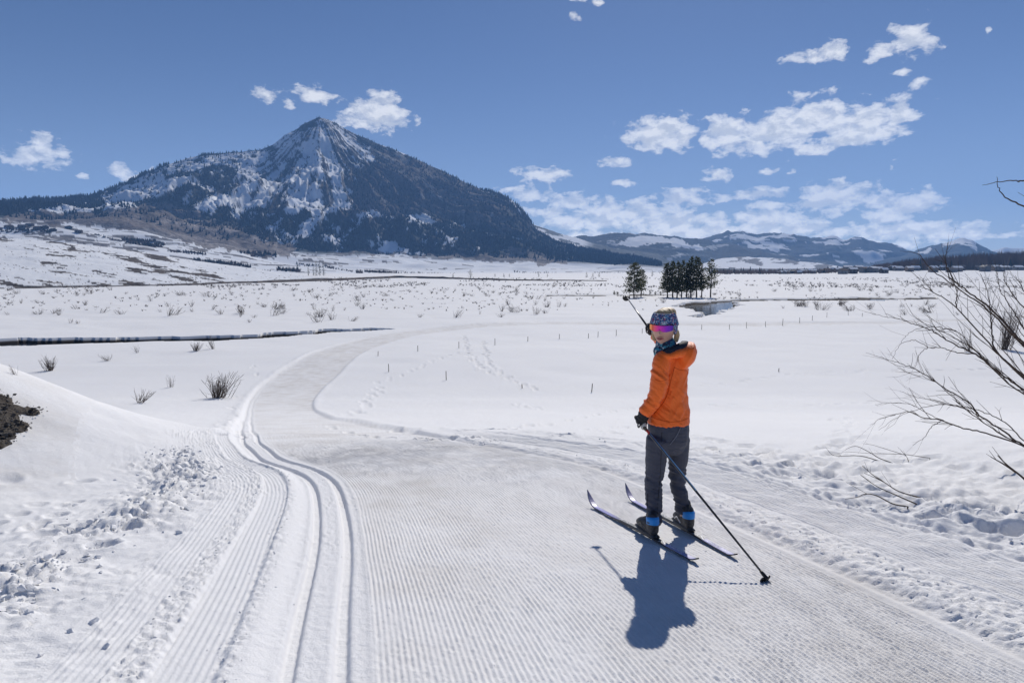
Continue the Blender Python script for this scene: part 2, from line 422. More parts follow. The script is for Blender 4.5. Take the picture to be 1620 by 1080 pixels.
def trail_h(S, V, X, Y):
    """height of the groomed trail over the terrain, with its dirt share"""
    W = 3.0 + 1.7 * sstep(S, 34, 60)
    near = 1 - sstep(S, S_CREST - 1.0, S_CREST + 4.0)
    h = np.zeros_like(V)
    # packed bed a little below the loose snow
    inside = sstep(V, -.44, -.28) * (1 - sstep(V, W - .03, W + .13))
    h -= .05 * inside * near + .085 * inside * (1 - near)
    # grooves of the classic track
    wob = .012 * np.sin(S * .9) + .008 * np.sin(S * 2.3 + 1)
    fade = 1 - .35 * sstep(S, 20, 60)
    for c in (0.0, -.225):
        g = 1 - sstep(np.abs(V + wob - c), .020, .046)
        h -= .037 * g * fade * (1 + .10 * fbm(S * 1.1, V * 0 + c * 9, 2, 45))
        h += .002 * np.exp(-((np.abs(V + wob - c) - .060) / .014) ** 2) * fade
    # corduroy
    patch = np.clip(.66 + .55 * fbm(X / 1.7, Y / 2.6, 3, 31), .12, 1.0) * np.clip(.9 + .4 * fbm(X / .12, Y / .3, 2, 32), .3, 1.2)
    pitch = .0275
    ph = V + .004 * np.sin(S * 1.7) + .003 * fbm(S * 2.0, V * 2.0, 1, 77)
    rib = (.5 + .5 * np.cos(2 * math.pi * ph / pitch)) ** 1.25
    m_main = band(V, .135, 2.88, .012)
    grain = fbm(X / .022, Y / .022, 2, 41)
    h += .0108 * rib * m_main * patch * near
    h += .0026 * grain * (m_main + .8 * band(V, -.48, .12, .02))
    crumbs = lumps(X + .01 * grain, Y, .034, 43, .35) * np.clip(fbm(X / .5, Y / .9, 3, 44) + .25, 0, 1)
    h += .016 * crumbs * (band(V, -1.3, .1, .05) + .35 * band(V, .1, 2.9, .05))
    h += .005 * np.exp(-((V - .125) / .014) ** 2) * near + .012 * np.exp(-((V - 2.92) / .03) ** 2) * near
    rib2 = (.5 + .5 * np.cos(2 * math.pi * ph / .036)) ** 1.3
    # strip right of the chunky band
    off = .02 * np.sin(S * .8)
    m_r = band(V + off, 3.42, 4.08, .03)
    for c in (4.16, 4.27):
        h -= .034 * (1 - sstep(np.abs(V + off - c), .018, .05)) * near
    h += .020 * rib2 * m_r * near * np.clip(patch + .2, 0, 1)
    # strips left of the track
    sq = 1 - .35 * sstep(S, 2.5, S_CREST)                      # the lanes draw together towards the bend
    VL = (V + .33) / sq - .33
    m_l1 = band(VL, -.78, -.50, .015); m_l2 = band(VL, -1.18, -.92, .03)
    h += (.0060 * rib2 * m_l1 * np.clip(patch + .15, 0, 1) + .0055 * rib2 * m_l2 * np.clip(patch, 0, 1)) * near
    h -= .02 * m_l1 * near
    # crumbly bands
    wx = X + .02 * fbm(X / .05, Y / .05, 2, 57); wy = Y + .02 * fbm(X / .05, Y / .05, 2, 58)
    ch = .55 * lumps(wx, wy, .055, 51, .7) + .55 * lumps(wx, wy, .12, 55, .35)
    m_c = band(V, 2.98, 3.40, .06) + .55 * band(V, 4.06, 4.5, .08) + .75 * band(VL, -.95, -.77, .02) + .55 * band(VL, -.53, -.45, .012) + .2 * band(VL, -1.35, -1.15, .08)
    m_c = m_c * near
    h += (.017 * ch + .010 * grain) * m_c
    # berm thrown up on the left
    bc = -1.75 * sq - .12
    bm = np.exp(-((V - bc) / .45) ** 2) * (1 - sstep(S, S_CREST - .8, S_CREST + .8))
    lump = .050 * lumps(wx, wy, .30, 61, .2) + .050 * lumps(wx, wy, .15, 63, .4) + .045 * lumps(wx, wy, .07, 66, .7) + .04 * fbm(X / .2, Y / .2, 4, 67) + .012 * fbm(X / .05, Y / .05, 2, 69)
    h += bm * (.02 + .75 * lump) * np.clip(.75 + .45 * fbm(X / .9, Y / .9, 2, 68), .3, 1.2)
    # rim on the right, and both rims further on
    rim = np.exp(-((V - W - .25) / .22) ** 2) * (1 - near) * .022 + np.exp(-((V + .62) / .2) ** 2) * (1 - near) * .03
    h += rim * (1 + .8 * fbm(X / .6, Y / .6, 2, 71))
    rr = np.exp(-((V - 4.75) / .3) ** 2) * near * (.035 * lumps(wx, wy, .26, 73, .3) + .035 * lumps(wx, wy, .11, 75, .6) + .02 + .03 * fbm(X / .2, Y / .2, 3, 76))
    h += .6 * rr
    # dirt
    dirt = inside * (.55 + .35 * fbm(X / 1.1, Y / 1.6, 3, 81)) * sstep(V, 0, .25)
    stain = np.exp(-(((V - .55) / .5) ** 2 + ((S - 5.2) / 1.6) ** 2)) * .5 * np.clip(fbm(X / .25, Y / .4, 2, 83) + .5, 0, 1)
    dirt = dirt + .35 * inside * sstep(S, 32, 60)
    ice = np.clip(inside * .5, 0, 1)
    return h, np.clip(dirt + stain, 0, 1), ice

def churn(X, Y):
    wx = X + .05 * fbm(X / .12, Y / .12, 2, 57); wy = Y + .05 * fbm(X / .12, Y / .12, 2, 58)
    return .025 * lumps(wx, wy, .17, 115, .25) + .036 * fbm(X / .5, Y / .35, 4, 113) + .018 * fbm(X / .1, Y / .09, 2, 117)

def snow_detail(X, Y):
    """wind crust, sun cups, footprints and hoof marks off the trail"""
    r = np.hypot(X, Y)
    h = .012 * fbm(X / .55, Y / .45, 3, 91) * sstep(r, 1, 4) * (1 - sstep(r, 30, 70))
    h = h + .0035 * fbm(X / .06, Y / .06, 2, 93) * (1 - sstep(r, 6, 12))
    return h

# foot- and hoof-prints: lines of dents (picture points are only the measure of where they run)
PRINTS = []
def print_line(pts, step, rad, depth, jit=.12, side=.12):
    w_ = resample(np.array([at(*p)[:2] for p in pts]), step)
    for i, q in enumerate(w_):
        t = w_[min(i + 1, len(w_) - 1)] - w_[max(i - 1, 0)]; t = t / (np.hypot(*t) + 1e-9)
        n = np.array([t[1], -t[0]]) * side * (1 if i % 2 else -1)
        PRINTS.append((*(q + n + rng.normal(0, jit, 2)), rad * rng.uniform(.7, 1.25), depth * rng.uniform(.6, 1.2)))
print_line([(735, 530), (742, 560), (760, 585), (790, 592), (815, 603), (850, 616)], .95, .22, .20)
print_line([(765, 540), (772, 570), (790, 590)], .95, .22, .2)
print_line([(820, 640), (845, 645), (860, 648)], 1.1, .22, .16)
print_line([(600, 605), (660, 582), (730, 555)], 1.2, .2, .12)
print_line([(560, 655), (575, 640), (600, 612)], 1.2, .22, .12)
print_line([(610, 676), (700, 679), (790, 680), (880, 668), (960, 652), (1040, 640)], .8, .13, .10, .2)
print_line([(640, 684), (760, 692), (860, 690), (940, 682), (1010, 672)], .6, .11, .09, .3)
print_line([(1085, 613), (1160, 605), (1240, 592), (1340, 588), (1440, 585), (1600, 582)], 1.3, .3, .10, .25)
print_line([(1120, 640), (1200, 641), (1290, 640), (1400, 637)], 1.3, .25, .09, .25)
print_line([(1330, 660), (1345, 680), (1340, 700), (1300, 708), (1290, 725)], .55, .13, .11, .12)
print_line([(1100, 690), (1190, 716), (1240, 735), (1310, 738), (1370, 745)], .42, .12, .09, .16)
print_line([(1170, 740), (1260, 745), (1330, 752)], .4, .11, .08, .12)
print_line([(0, 767), (70, 762), (140, 757), (240, 750), (340, 741)], .7, .10, .05, .05)
print_line([(40, 835), (60, 805), (100, 790)], .16, .07, .035, .05)
print_line([(40, 835), (110, 845), (190, 840)], .14, .08, .05, .05)
print_line([(160, 850), (200, 853)], .14, .08, .05, .04)
print_line([(1500, 830), (1555, 828), (1600, 845)], .28, .13, .10, .06)
print_line([(1440, 790), (1500, 800), (1560, 815)], .22, .11, .07, .08)
print_line([(1380, 720), (1480, 730), (1560, 745)], .5, .12, .05, .2)
print_line([(370, 625), (368, 660), (372, 690)], .5, .12, .06, .1)
print_line([(520, 668), (560, 680), (620, 690)], .5, .1, .08, .12)
print_line([(398, 575), (408, 602)], .5, .12, .1, .05, .05)
PRINTS = np.array(PRINTS)
def prints_h(X, Y):
    h = np.zeros(len(X))
    for (a, b, rd, dp) in PRINTS:
        k = np.nonzero((np.abs(X - a) < rd * 3) & (np.abs(Y - b) < rd * 3))[0]
        if len(k) == 0: continue
        d = np.hypot(X[k] - a, Y[k] - b) / rd
        h[k] += -dp * np.exp(-d ** 4) + .3 * dp * np.exp(-((d - 1.35) / .3) ** 2)
    return h

# streams: open water cut into the valley floor, as outlines in world measure
def outline(pts): return [tuple(at(*p)[:2]) for p in pts]
RIVER_NEAR = outline([(-260, 544), (-60, 538), (0, 537), (60, 535), (150, 535), (300, 532.5), (420, 528), (520, 521), (600, 518.5), (612, 519.5), (560, 524), (470, 530), (360, 537), (250, 539), (140, 542.5), (60, 545.5), (0, 547), (-80, 550), (-260, 558)])
POND = outline([(1070, 483), (1090, 478), (1120, 475.5), (1160, 474), (1168, 479), (1160, 486), (1148, 492), (1120, 500), (1096, 502), (1104, 495), (1100, 490), (1080, 487)])
RIVER_FAR = outline([(1150, 473.4), (1220, 472.0), (1320, 471), (1400, 469.6), (1480, 470), (1482, 472.5), (1400, 474.3), (1300, 474.8), (1220, 475.4), (1150, 476)])
RIVER_BACK = outline([(860, 466), (1000, 465), (1080, 465), (1080, 467), (1000, 467.6), (860, 468)])
WATERS = [RIVER_NEAR, POND, RIVER_FAR, RIVER_BACK]
def water_mask(X, Y):
    m = np.zeros(len(X), bool)
    for p in WATERS:
        a = np.array(p); k = np.nonzero((X > a[:, 0].min() - 3) & (X < a[:, 0].max() + 3) & (Y > a[:, 1].min() - 3) & (Y < a[:, 1].max() + 3))[0]
        if len(k):
            jx = X[k] + 1.6 * fbm(X[k] / 9, Y[k] / 3, 2, 101); jy = Y[k] + .8 * fbm(X[k] / 3, Y[k] / 3, 2, 103)
            m[k] |= in_poly(jx, jy, p)
    return m

def ground_h(X, Y, trail=True, want=False):
    X = np.asarray(X, float); Y = np.asarray(Y, float); sh = X.shape; X = X.ravel(); Y = Y.ravel()
    z = base_h(X, Y)
    S, V = trail_sv(X, Y)
    on = V < 90
    h = np.zeros(len(X)); dirt = np.zeros(len(X)); ice = np.zeros(len(X))
    if on.any():
        h[on], dirt[on], ice[on] = trail_h(S[on], V[on], X[on], Y[on])
    off = 1 - band(V, -1.0, 3.3, .15)
    h += snow_detail(X, Y) * off + prints_h(X, Y)
    # churned snow right of the trail
    r = np.hypot(X, Y)
    k = np.nonzero((r < 16) & (V > 3.9) & (X > 0))[0]
    if len(k):
        mk = sstep(V[k], 4.0, 4.7) * (1 - sstep(V[k], 5.2, 8.0)) + 0.25
        mk = np.where(V[k] > 90, .3, mk) * (1 - sstep(Y[k], 7, 13))
        h[k] += mk * churn(X[k], Y[k])
    wet = water_mask(X, Y)
    z = z + h
    z = np.where(wet, z - 1.3, z)
    # earth and grit on the face of the pile at the left
    d = np.hypot((X + 6.6) / 1.0, (Y - 8.2) / 1.0)
    soil = np.clip(1.25 - d / 3.2, 0, 1) * (Y < 13) * .75 * np.clip(.8 + .6 * fbm(X / .5, Y / .25, 3, 121), .2, 1.2)
    if want: return z.reshape(sh), np.clip(np.maximum(dirt, soil * .85), 0, 1), wet * np.clip(1.1 + .9 * fbm(X / 9, Y / 3, 3, 131), .55, 1), S, V
    return z.reshape(sh)

# ------------------------------------------------------------------ snow material
snow = bpy.data.materials.new('snow'); snow.use_nodes = True
n = NT(snow.node_tree); pb = snow.node_tree.nodes['Principled BSDF']
geo = n.new('ShaderNodeNewGeometry'); Pn = geo.outputs['Position']
ad = n.new('ShaderNodeAttribute', attribute_name='dirt').outputs['Fac']
blot = n.noise(Pn, 1.3, 4, .6)
dirtf = n.math('MULTIPLY', ad, n.step(blot, .2, .75))
c0 = n.mix(n.step(n.noise(Pn, .35, 3), .3, .7), (.87, .868, .872), (.885, .88, .875))
ea = n.new('ShaderNodeAttribute', attribute_name='earth').outputs['Fac']
c1 = n.mix(n.step(ea, .12, .35), n.mix(dirtf, c0, (.69, .665, .635)), (.055, .047, .043))
n.l.new(c1, pb.inputs['Base Color'])
pb.inputs['Roughness'].default_value = .8; pb.inputs['Specular IOR Level'].default_value = .06
f1 = n.noise(Pn, 95, 3, .7); f2 = n.noise(Pn, 9, 4, .6)
bsum = n.math('ADD', n.math('MULTIPLY', f1, .009), n.math('MULTIPLY', f2, .018))
bp = n.new('ShaderNodeBump'); bp.inputs['Strength'].default_value = .55; bp.inputs['Distance'].default_value = 1.0
n.l.new(bsum, bp.inputs['Height']); n.l.new(bp.outputs[0], pb.inputs['Normal'])

# ------------------------------------------------------------------ near trail: a mesh laid along its course
s0, s1 = .3, S_CREST + 3.0
sv = [s0]
while sv[-1] < s1: 
    q = sv[-1]; sv.append(q + .012 + .0062 * max(q - 2.0, 0) ** 1.15)
sv = np.array(sv)
vv = np.concatenate([np.arange(-2.35, -1.2, .014), np.arange(-1.2, -.46, .007), np.arange(-.46, -.30, .012), np.arange(-.30, .13, .007),
                     np.arange(.13, 2.9, .0062), np.arange(2.9, 3.42, .013), np.arange(3.42, 4.1, .0085), np.arange(4.1, 5.0, .016)])
PX = np.interp(sv, PATH_S, PATH[:, 0]); PY = np.interp(sv, PATH_S, PATH[:, 1])
NX = np.interp(sv, PATH_S, PATH_N[:, 0]); NY = np.interp(sv, PATH_S, PATH_N[:, 1])
TX = PX[:, None] + NX[:, None] * vv[None]; TY = PY[:, None] + NY[:, None] * vv[None]
SS, VV = np.meshgrid(sv, vv, indexing='ij')
th, td, ti = trail_h(SS.ravel(), VV.ravel(), TX.ravel(), TY.ravel())
tz = base_h(TX.ravel(), TY.ravel()) + th + snow_detail(TX.ravel(), TY.ravel()) * (1 - band(VV.ravel(), -1.0, 3.3, .15)) + prints_h(TX.ravel(), TY.ravel())
k = (VV.ravel() > 3.9) & (TX.ravel() > 0)
xk, yk, vk = TX.ravel()[k], TY.ravel()[k], VV.ravel()[k]
mk = (sstep(vk, 4.0, 4.7) + .25) * (1 - sstep(yk, 7, 13))
tz[k] += mk * churn(xk, yk)
trail_mesh = mesh_np('ski_trail', np.stack([TX.ravel(), TY.ravel(), tz], 1), grid_quads(len(sv), len(vv))[:, ::-1], mat=snow, attrs={'dirt': td})
trail_mesh['kind'] = 'structure'

# ------------------------------------------------------------------ the snow field: one sheet out to the horizon
azs = [R(-41.0)]
while azs[-1] < R(41.0): azs.append(azs[-1] + R(.092))
st = R(.092); a = azs[-1]; right_ = []
while a < R(180):
    st *= 1.16; a += min(st, R(8)); right_.append(min(a, R(180)))
azs = np.array([-q for q in right_[::-1]] + azs + right_)
rd = np.geomspace(1.3, 8300, 60000)
ry = 683 * (-zprof(rd) / rd)
dens_ = 1 + 2.4 * ((rd > 66) & (rd < 108)) + 2.4 * ((rd > 118) & (rd < 235))
acc = np.r_[0, np.cumsum((np.abs(np.diff(ry)) / 1.05 + np.diff(np.log(rd)) * 9) * dens_[1:])]
rad = np.interp(np.arange(0, acc[-1], 1.0), acc, rd)
rad = np.r_[.25, .6, .95, rad, 8300]
GX = rad[:, None] * np.sin(azs)[None]; GY = rad[:, None] * np.cos(azs)[None]
gz, gd, gi, gS, gV = ground_h(GX, GY, want=True)
gz = gz.ravel()
inn = band(gV, vv[0] + .12, vv[-1] - .12, .05) * sstep(gS, s0 + .05, s0 + .2) * (1 - sstep(gS, s1 - .35, s1 - .12)) * (gV < 90)
gz = gz - .16 * inn
field = mesh_np('snow_field', np.stack([GX.ravel(), GY.ravel(), gz], 1), grid_quads(len(rad), len(azs))[:, ::-1], mat=snow, attrs={'dirt': gd, 'earth': gi})
field['kind'] = 'structure'

# ------------------------------------------------------------------ mountains and hills
def az_of(q): return np.arctan((np.asarray(q, float) - 810) / 1080.0)
def px_of(X, Y, Z):
    c, s = math.cos(PITCH), math.sin(PITCH)
    dep = Y * c - Z * s; up = Y * s + Z * c
    return 810 + 1080 * X / dep, 540 - 1080 * up / dep
def tan_el(q, y):
    """slope of the sight line to a picture point, per horizontal metre"""
    a = (np.asarray(q) - 810.0) / 1080.0; b = (540.0 - np.asarray(y)) / 1080.0
    c, s = math.cos(PITCH), math.sin(PITCH)
    return (-s + b * c) / np.hypot(a, c + b * s)
def lin(pts):
    a = np.array(pts, float); return lambda q: np.interp(q, a[:, 0], a[:, 1])

mtn = bpy.data.materials.new('mountain_cover'); mtn.use_nodes = True
n = NT(mtn.node_tree); pb = mtn.node_tree.nodes['Principled BSDF']
vc = n.new('ShaderNodeAttribute', attribute_name='cover').outputs['Color']
ob_ = n.new('ShaderNodeNewGeometry').outputs['Position']
sp = n.noise(ob_, .055, 4, .7)
snowy_ = n.step(vc, .35, .7)
lowm = n.mix(snowy_, n.mix(n.step(sp, .3, .7), (.62, .62, .62), (1.3, 1.3, 1.3)), (1, 1, 1))
n.l.new(n.mix(1.0, vc, lowm, 'MULTIPLY'), pb.inputs['Base Color'])
pb.inputs['Roughness'].default_value = .9; pb.inputs['Specular IOR Level'].default_value = .05
bp = n.new('ShaderNodeBump'); n.l.new(n.math('MULTIPLY_ADD', snowy_, -.5, .6), bp.inputs['Strength']); bp.inputs['Distance'].default_value = 12.0
n.l.new(sp, bp.inputs['Height']); n.l.new(bp.outputs[0], pb.inputs['Normal'])

SNOW = np.array([.80, .82, .85]); FOREST = np.array([.046, .054, .052]); ROCK = np.array([.21, .175, .155]); ASPEN = np.array([.25, .21, .185])
BRUSH = np.array([.085, .072, .066]); DARKROCK = np.array([.075, .07, .07])
def blend(c, col, m): return c * (1 - m[:, None]) + np.asarray(col) * m[:, None]
def soft_poly(px, py, polys, jx=14, jy=8, seed=0, sc=22.0):
    m = np.zeros(len(px))
    ux = px + jx * fbm(px / sc, py / sc * 1.3, 4, seed, .6); uy = py + jy * fbm(px / sc, py / sc * 1.3, 4, seed + 5, .6)
    for p in polys: m = np.maximum(m, in_poly(ux, uy, p))
    return m

ridge_y = lin([(-500,352),(-150,330),(-40,320),(0,318),(60,316),(100,315),(150,311),(175,303),(205,291),(245,275),(290,256),(315,249),(340,244),(380,241),(420,238),(440,230),(460,215),(478,205),(490,197),(498,193),(506,189),(512,187.5),(520,188),(528,190),(540,196),(552,204),(570,213),(600,226),(625,236),(650,246),(675,258),(700,270),(730,285),(760,299),(785,304),(800,309),(820,326),(838,348),(850,366),(880,382),(920,394),(980,404),(1040,416),(1080,427),(1200,434)])
base_y = lin([(-500,362),(0,347),(100,350),(200,356),(300,374),(400,392),(500,403),(600,403),(700,409),(800,413),(900,416),(1000,421),(1200,432)])
pied_y = lin([(-500,392),(0,380),(150,380),(260,388),(400,408),(540,419),(800,424),(1000,428),(1200,433)])
R_r = lin([(-500,3000),(0,3100),(200,3300),(400,3500),(515,3600),(760,3500),(900,3200),(1200,2700)])

q = np.arange(-480, 1180, 1.55); nr = 250
az_c = az_of(q)
t = np.linspace(0, 1, nr)
rads = np.empty((nr + 6, len(q))); hts = np.empty_like(rads)
for i, tt in enumerate(t):
    Rr = R_r(q); cr = np.stack([np.full(len(q), 1150.0), np.full(len(q), 1650.0), np.full(len(q), 2300.0), Rr]); cy4 = np.stack([np.full(len(q), 434.5), pied_y(q), base_y(q), ridge_y(q)])
    cz = cr * tan_el(q[None], cy4)
    ct = np.array([0, .12, .28, 1.0])
    j = min(np.searchsorted(ct, tt, side='right') - 1, 2); u = (tt - ct[j]) / (ct[j+1] - ct[j])
    us = u if j == 2 else u
    rads[i] = cr[j] + (cr[j+1] - cr[j]) * us
    hz = cz[j] + (cz[j+1] - cz[j]) * (us ** 1.12 if j == 2 else us)
    hts[i] = hz
for k_ in range(6):
    rads[nr + k_] = R_r(q) + 70 * (k_ + 1) ** 1.5; hts[nr + k_] = hts[nr - 1] - 45 * (k_ + 1) ** 1.5
# relief: gullies and spurs running away from the summit
XX = rads * np.sin(az_c)[None]; YY = rads * np.cos(az_c)[None]
pk = (R_r(515) * math.sin(az_of(515)), R_r(515) * math.cos(az_of(515)))
th_ = np.arctan2(XX - pk[0], -(YY - pk[1])); rho = np.hypot(XX - pk[0], YY - pk[1])
tt2 = np.r_[t, np.ones(6)][:, None] * np.ones(len(q))[None]
env = np.sin(np.pi * np.clip((tt2 - .14) / .86, 0, 1)) ** .8 * sstep(tt2, .15, .4)
fall = ridged(th_ * 9 + .35 * fbm(XX / 200, YY / 200, 2, 5), rho / 900, 4, 201, .55) - .62
spur = fbm(XX / 340, YY / 340, 5, 211, .52)
env = env * np.clip(hts[nr - 1] / 420, 0.0, 1)[None] ** 1.3
rel = env * (np.minimum(rho, 700) / 700 * 120 * fall + 55 * spur) + 9 * fbm(XX / 60, YY / 60, 4, 221, .6) * sstep(tt2, .28, .4)
rel += 10 * fbm(XX / 170, YY / 120, 3, 231) * sstep(tt2, .03, .1) * (1 - sstep(tt2, .28, .4))
hts += rel * np.where(tt2 >= .999, .35, 1)
hts = np.maximum(hts, -14.0)
V3 = np.stack([XX.ravel(), YY.ravel(), hts.ravel()], 1)
px, py = px_of(V3[:, 0], V3[:, 1], V3[:, 2])
fx, fy = V3[:, 0], V3[:, 1]
# cover
n1 = fbm(fx / 30, fy / 46, 4, 301, .65); n2 = fbm(fx / 110, fy / 140, 4, 305, .6); n3 = fbm(px / 2.2, py / 3.5, 2, 309)
gy, gx_ = np.gradient(hts); steep = (np.gradient(hts, axis=1)).ravel()
forest_d = np.zeros(len(px))
c = np.tile(SNOW, (len(px), 1))
above = sstep(py - base_y(px), 2, -4)
c = blend(c, FOREST * 1.3, above * (n1 + .9 * n2 > -.95))
forest_d = above * 1.0
# right face: brown cliffs with thin trees
cliff = soft_poly(px, py, [[(548,262),(590,226),(650,250),(760,302),(815,325),(852,372),(800,372),(730,350),(670,345),(610,336),(560,345),(520,330)]], 22, 10, 41)
rockc = ROCK * (.75 + .35 * np.clip(n2, -1, 1))[:, None] * (1 + .25 * np.clip(ridged(th_.ravel() * 26, rho.ravel() / 500, 3, 312) - .6, -.5, .5))[:, None]
tmp = c * (1 - cliff[:, None] * .8) + rockc * cliff[:, None] * .8
c = tmp; forest_d *= 1 - .62 * cliff
# summit pyramid: rock with snow in the gullies
pyr = soft_poly(px, py, [[(512,182),(560,212),(582,240),(566,270),(548,300),(535,330),(500,338),(470,335),(440,338),(410,332),(380,330),(350,332),(335,325),(375,285),(420,250),(455,215)]], 16, 10, 43)
streak = ridged(th_.ravel() * 17 + .10 * n2, rho.ravel() / 1300, 4, 321, .6)
snowy = sstep(streak + .15 * n1 + .12 * n3, .55, .68)
pc = DARKROCK * (1 - snowy[:, None]) + SNOW * snowy[:, None]
c = c * (1 - pyr[:, None]) + pc * pyr[:, None]
forest_d = forest_d * (1 - pyr) + pyr * .30 * sstep(py, 215, 300) * (1 - .95 * snowy)
# snowfields, chutes and ski runs
fields = [[(155,318),(195,296),(250,281),(285,281),(275,303),(215,322)],[(262,272),(300,258),(352,246),(352,256),(300,272)],[(372,270),(423,239),(430,241),(415,258),(378,284),(366,286)],
          [(305,327),(330,312),(366,303),(352,325),(335,338),(312,338)],[(358,338),(398,318),(420,285),(446,258),(450,264),(424,300),(405,330),(380,342)],[(40,335),(100,322),(190,318),(185,332),(110,338)],
          [(476,352),(505,338),(530,321),(560,318),(556,330),(520,336),(500,352),(485,378),(466,372)],[(640,342),(668,338),(690,350),(660,354)],[(608,378),(625,382),(655,402),(640,407),(600,402)],
          [(845,352),(880,358),(910,374),(930,388),(890,384),(858,368)],[(560,338),(600,332),(606,342),(580,345)],[(470,235),(492,215),(500,232),(520,290),(505,285),(486,250)],[(572,240),(585,240),(596,256),(578,258)],[(430,352),(445,346),(440,372),(425,366)]]
sf = soft_poly(px, py, fields, 5, 3, 47, 12) * (n1 * .6 + n3 * .5 > -.62)
c = blend(c, SNOW, sf); forest_d *= 1 - .93 * sf
# shoulder on the left: alternating forest and snow
shoulder = in_poly(px, py, [(150,312),(290,250),(430,236),(375,300),(300,330),(150,335)]) * (n2 * .6 + n1 * .4 > .14) * (1 - sf)
c = blend(c, SNOW, shoulder * .9); forest_d *= 1 - .85 * shoulder
# lower speckle of openings in the forest
op = above * (py > 335) * (n1 * .5 + n2 * .55 + n3 * .18 > .52) * (px < 760) * (1 - cliff)
c = blend(c, SNOW, op * .9); forest_d *= 1 - .85 * op
# bare aspen belts
asp = soft_poly(px, py, [[(40,348),(150,335),(260,322),(310,332),(330,345),(420,376),(470,392),(470,404),(400,402),(330,392),(262,366),(180,362)],[(505,400),(620,402),(690,408),(800,416),(900,420),(880,404),(800,390),(790,402),(690,404),(600,396)],[(0,352),(40,332),(120,336),(60,350)]], 16, 6, 51)
ac = ASPEN * (.85 + .3 * n1)[:, None]
c = c * (1 - .88 * asp[:, None]) + ac * .88 * asp[:, None]; forest_d *= 1 - .9 * asp
rest = soft_poly(px, py, [[(790,330),(850,352),(960,395),(1060,412),(900,412),(830,380)]], 10, 6, 53) * (1 - sf)
c = blend(c, FOREST * 1.5, rest * .8)
# plateau edge on the far left is wooded
forest_d = np.where((px < 165) & (py < 330), 1.0, forest_d)
# the open piedmont: snow with brush patches and hedgerows
pied = 1 - above
bru = pied * (fbm(fx / 60, fy / 26, 4, 331, .6) + .4 * fbm(fx / 200, fy / 100, 2, 335) > .22 + .5 * sstep(px, 450, 700)) * (py < 431)
c = blend(c, BRUSH * 1.25, bru * .85)
tr_d = np.maximum(forest_d, 0)
idx2 = np.arange(len(px))
mt_attr = np.clip(c, 0, .95)
mountain = mesh_np('mountain', V3, grid_quads(nr + 6, len(q))[:, ::-1], mat=mtn, attrs={'cover': mt_attr}); mountain['kind'] = 'structure'

# conifers on the mountain: a real forest of small trees, joined (nobody could count it)
conif = material('far_conifer', (.036, .047, .044), .9, .05)
def cones(name, pts, hts_, wid, mat):
    m = len(pts); a0 = rng.uniform(0, 6.28, m); k = 5
    ang = a0[:, None] + np.arange(k)[None] * 2 * math.pi / k
    ring = np.stack([pts[:, 0, None] + wid[:, None] * np.cos(ang), pts[:, 1, None] + wid[:, None] * np.sin(ang), np.repeat(pts[:, 2, None], k, 1)], -1)
    tip = pts.copy(); tip[:, 2] += hts_
    vs = np.concatenate([ring, tip[:, None]], 1).reshape(-1, 3)
    b0 = np.arange(m)[:, None] * (k + 1)
    tr = np.stack([np.stack([b0[:, 0] + i, b0[:, 0] + (i + 1) % k, b0[:, 0] + k], -1) for i in range(k)], 1).reshape(-1, 3)
    return mesh_np(name, vs, tris=tr, mat=mat, smooth=False)
inside = (np.arange(len(px)) < nr * len(q)) & (px > -60) & (px < 1046)
wgt = np.where(inside, tr_d, 0) * np.clip(.35 + .8 * (n1 + .6 * n2 + .5), .05, 1.4)
wgt = np.where(rads.ravel() > 2250, wgt, 0)
pick = rng.choice(len(px), 21000, replace=False, p=wgt / wgt.sum())
pp = V3[pick] + np.c_[rng.uniform(-4, 4, (len(pick), 2)), np.full(len(pick), -1.0)]
hh = rng.uniform(8, 17, len(pick)) * np.clip(1 - (pp[:, 2] - 400) / 900, .45, 1)
fo = cones('conifer_forest', pp, hh, hh * rng.uniform(.17, .27, len(pick)), conif); fo['kind'] = 'stuff'

# the low hill at the left, in front of the mountain's foot
hill_top = lin([(-480,360),(-100,374),(0,376),(60,379),(130,386),(200,394),(260,404),(330,415),(400,424),(450,432),(500,438.5),(540,441),(640,441)])
hq = np.arange(-470, 620, 1.5); hn = 90
ha = az_of(hq); hr = np.empty((hn + 4, len(hq))); hh_ = np.empty_like(hr)
hb = lin([(-480,462),(0,457),(300,452),(540,442.5),(640,442)])
for i in range(hn):
    u = i / (hn - 1)
    r_near = np.full(len(hq), 330.0) + 0 * hq; r_far = lin([(-480,820),(0,800),(300,760),(500,640),(640,560)])(hq)
    r_near = np.minimum(8.9 / np.maximum(-tan_el(hq, hb(hq)), 1e-3), 560)
    zn = r_near * tan_el(hq, hb(hq)) - .4; zf = r_far * tan_el(hq, hill_top(hq))
    hr[i] = r_near + (r_far - r_near) * u; hh_[i] = zn + (zf - zn) * (u ** .93)
for k_ in range(4):
    hr[hn + k_] = hr[hn - 1] + 30 * (k_ + 1); hh_[hn + k_] = hh_[hn - 1] - 5 * (k_ + 1) ** 1.4
hx = hr * np.sin(ha); hy = hr * np.cos(ha); uu = np.r_[np.linspace(0, 1, hn), np.ones(4)][:, None] * np.ones(len(hq))
hh_ += np.sin(np.pi * np.clip(uu, 0, 1)) * 1.6 * fbm(hx / 60, hy / 45, 4, 401) + .25 * fbm(hx / 8, hy / 8, 3, 403)
hh_ = np.maximum(hh_, -14.0)
HV = np.stack([hx.ravel(), hy.ravel(), hh_.ravel()], 1)
hpx, hpy = px_of(HV[:, 0], HV[:, 1], HV[:, 2])
tilt = hpy - .13 * (hpx - 270)
pat = fbm(hpx / 42, tilt / 4.2, 4, 411, .55) + .3 * fbm(hpx / 130, tilt / 16, 2, 413)
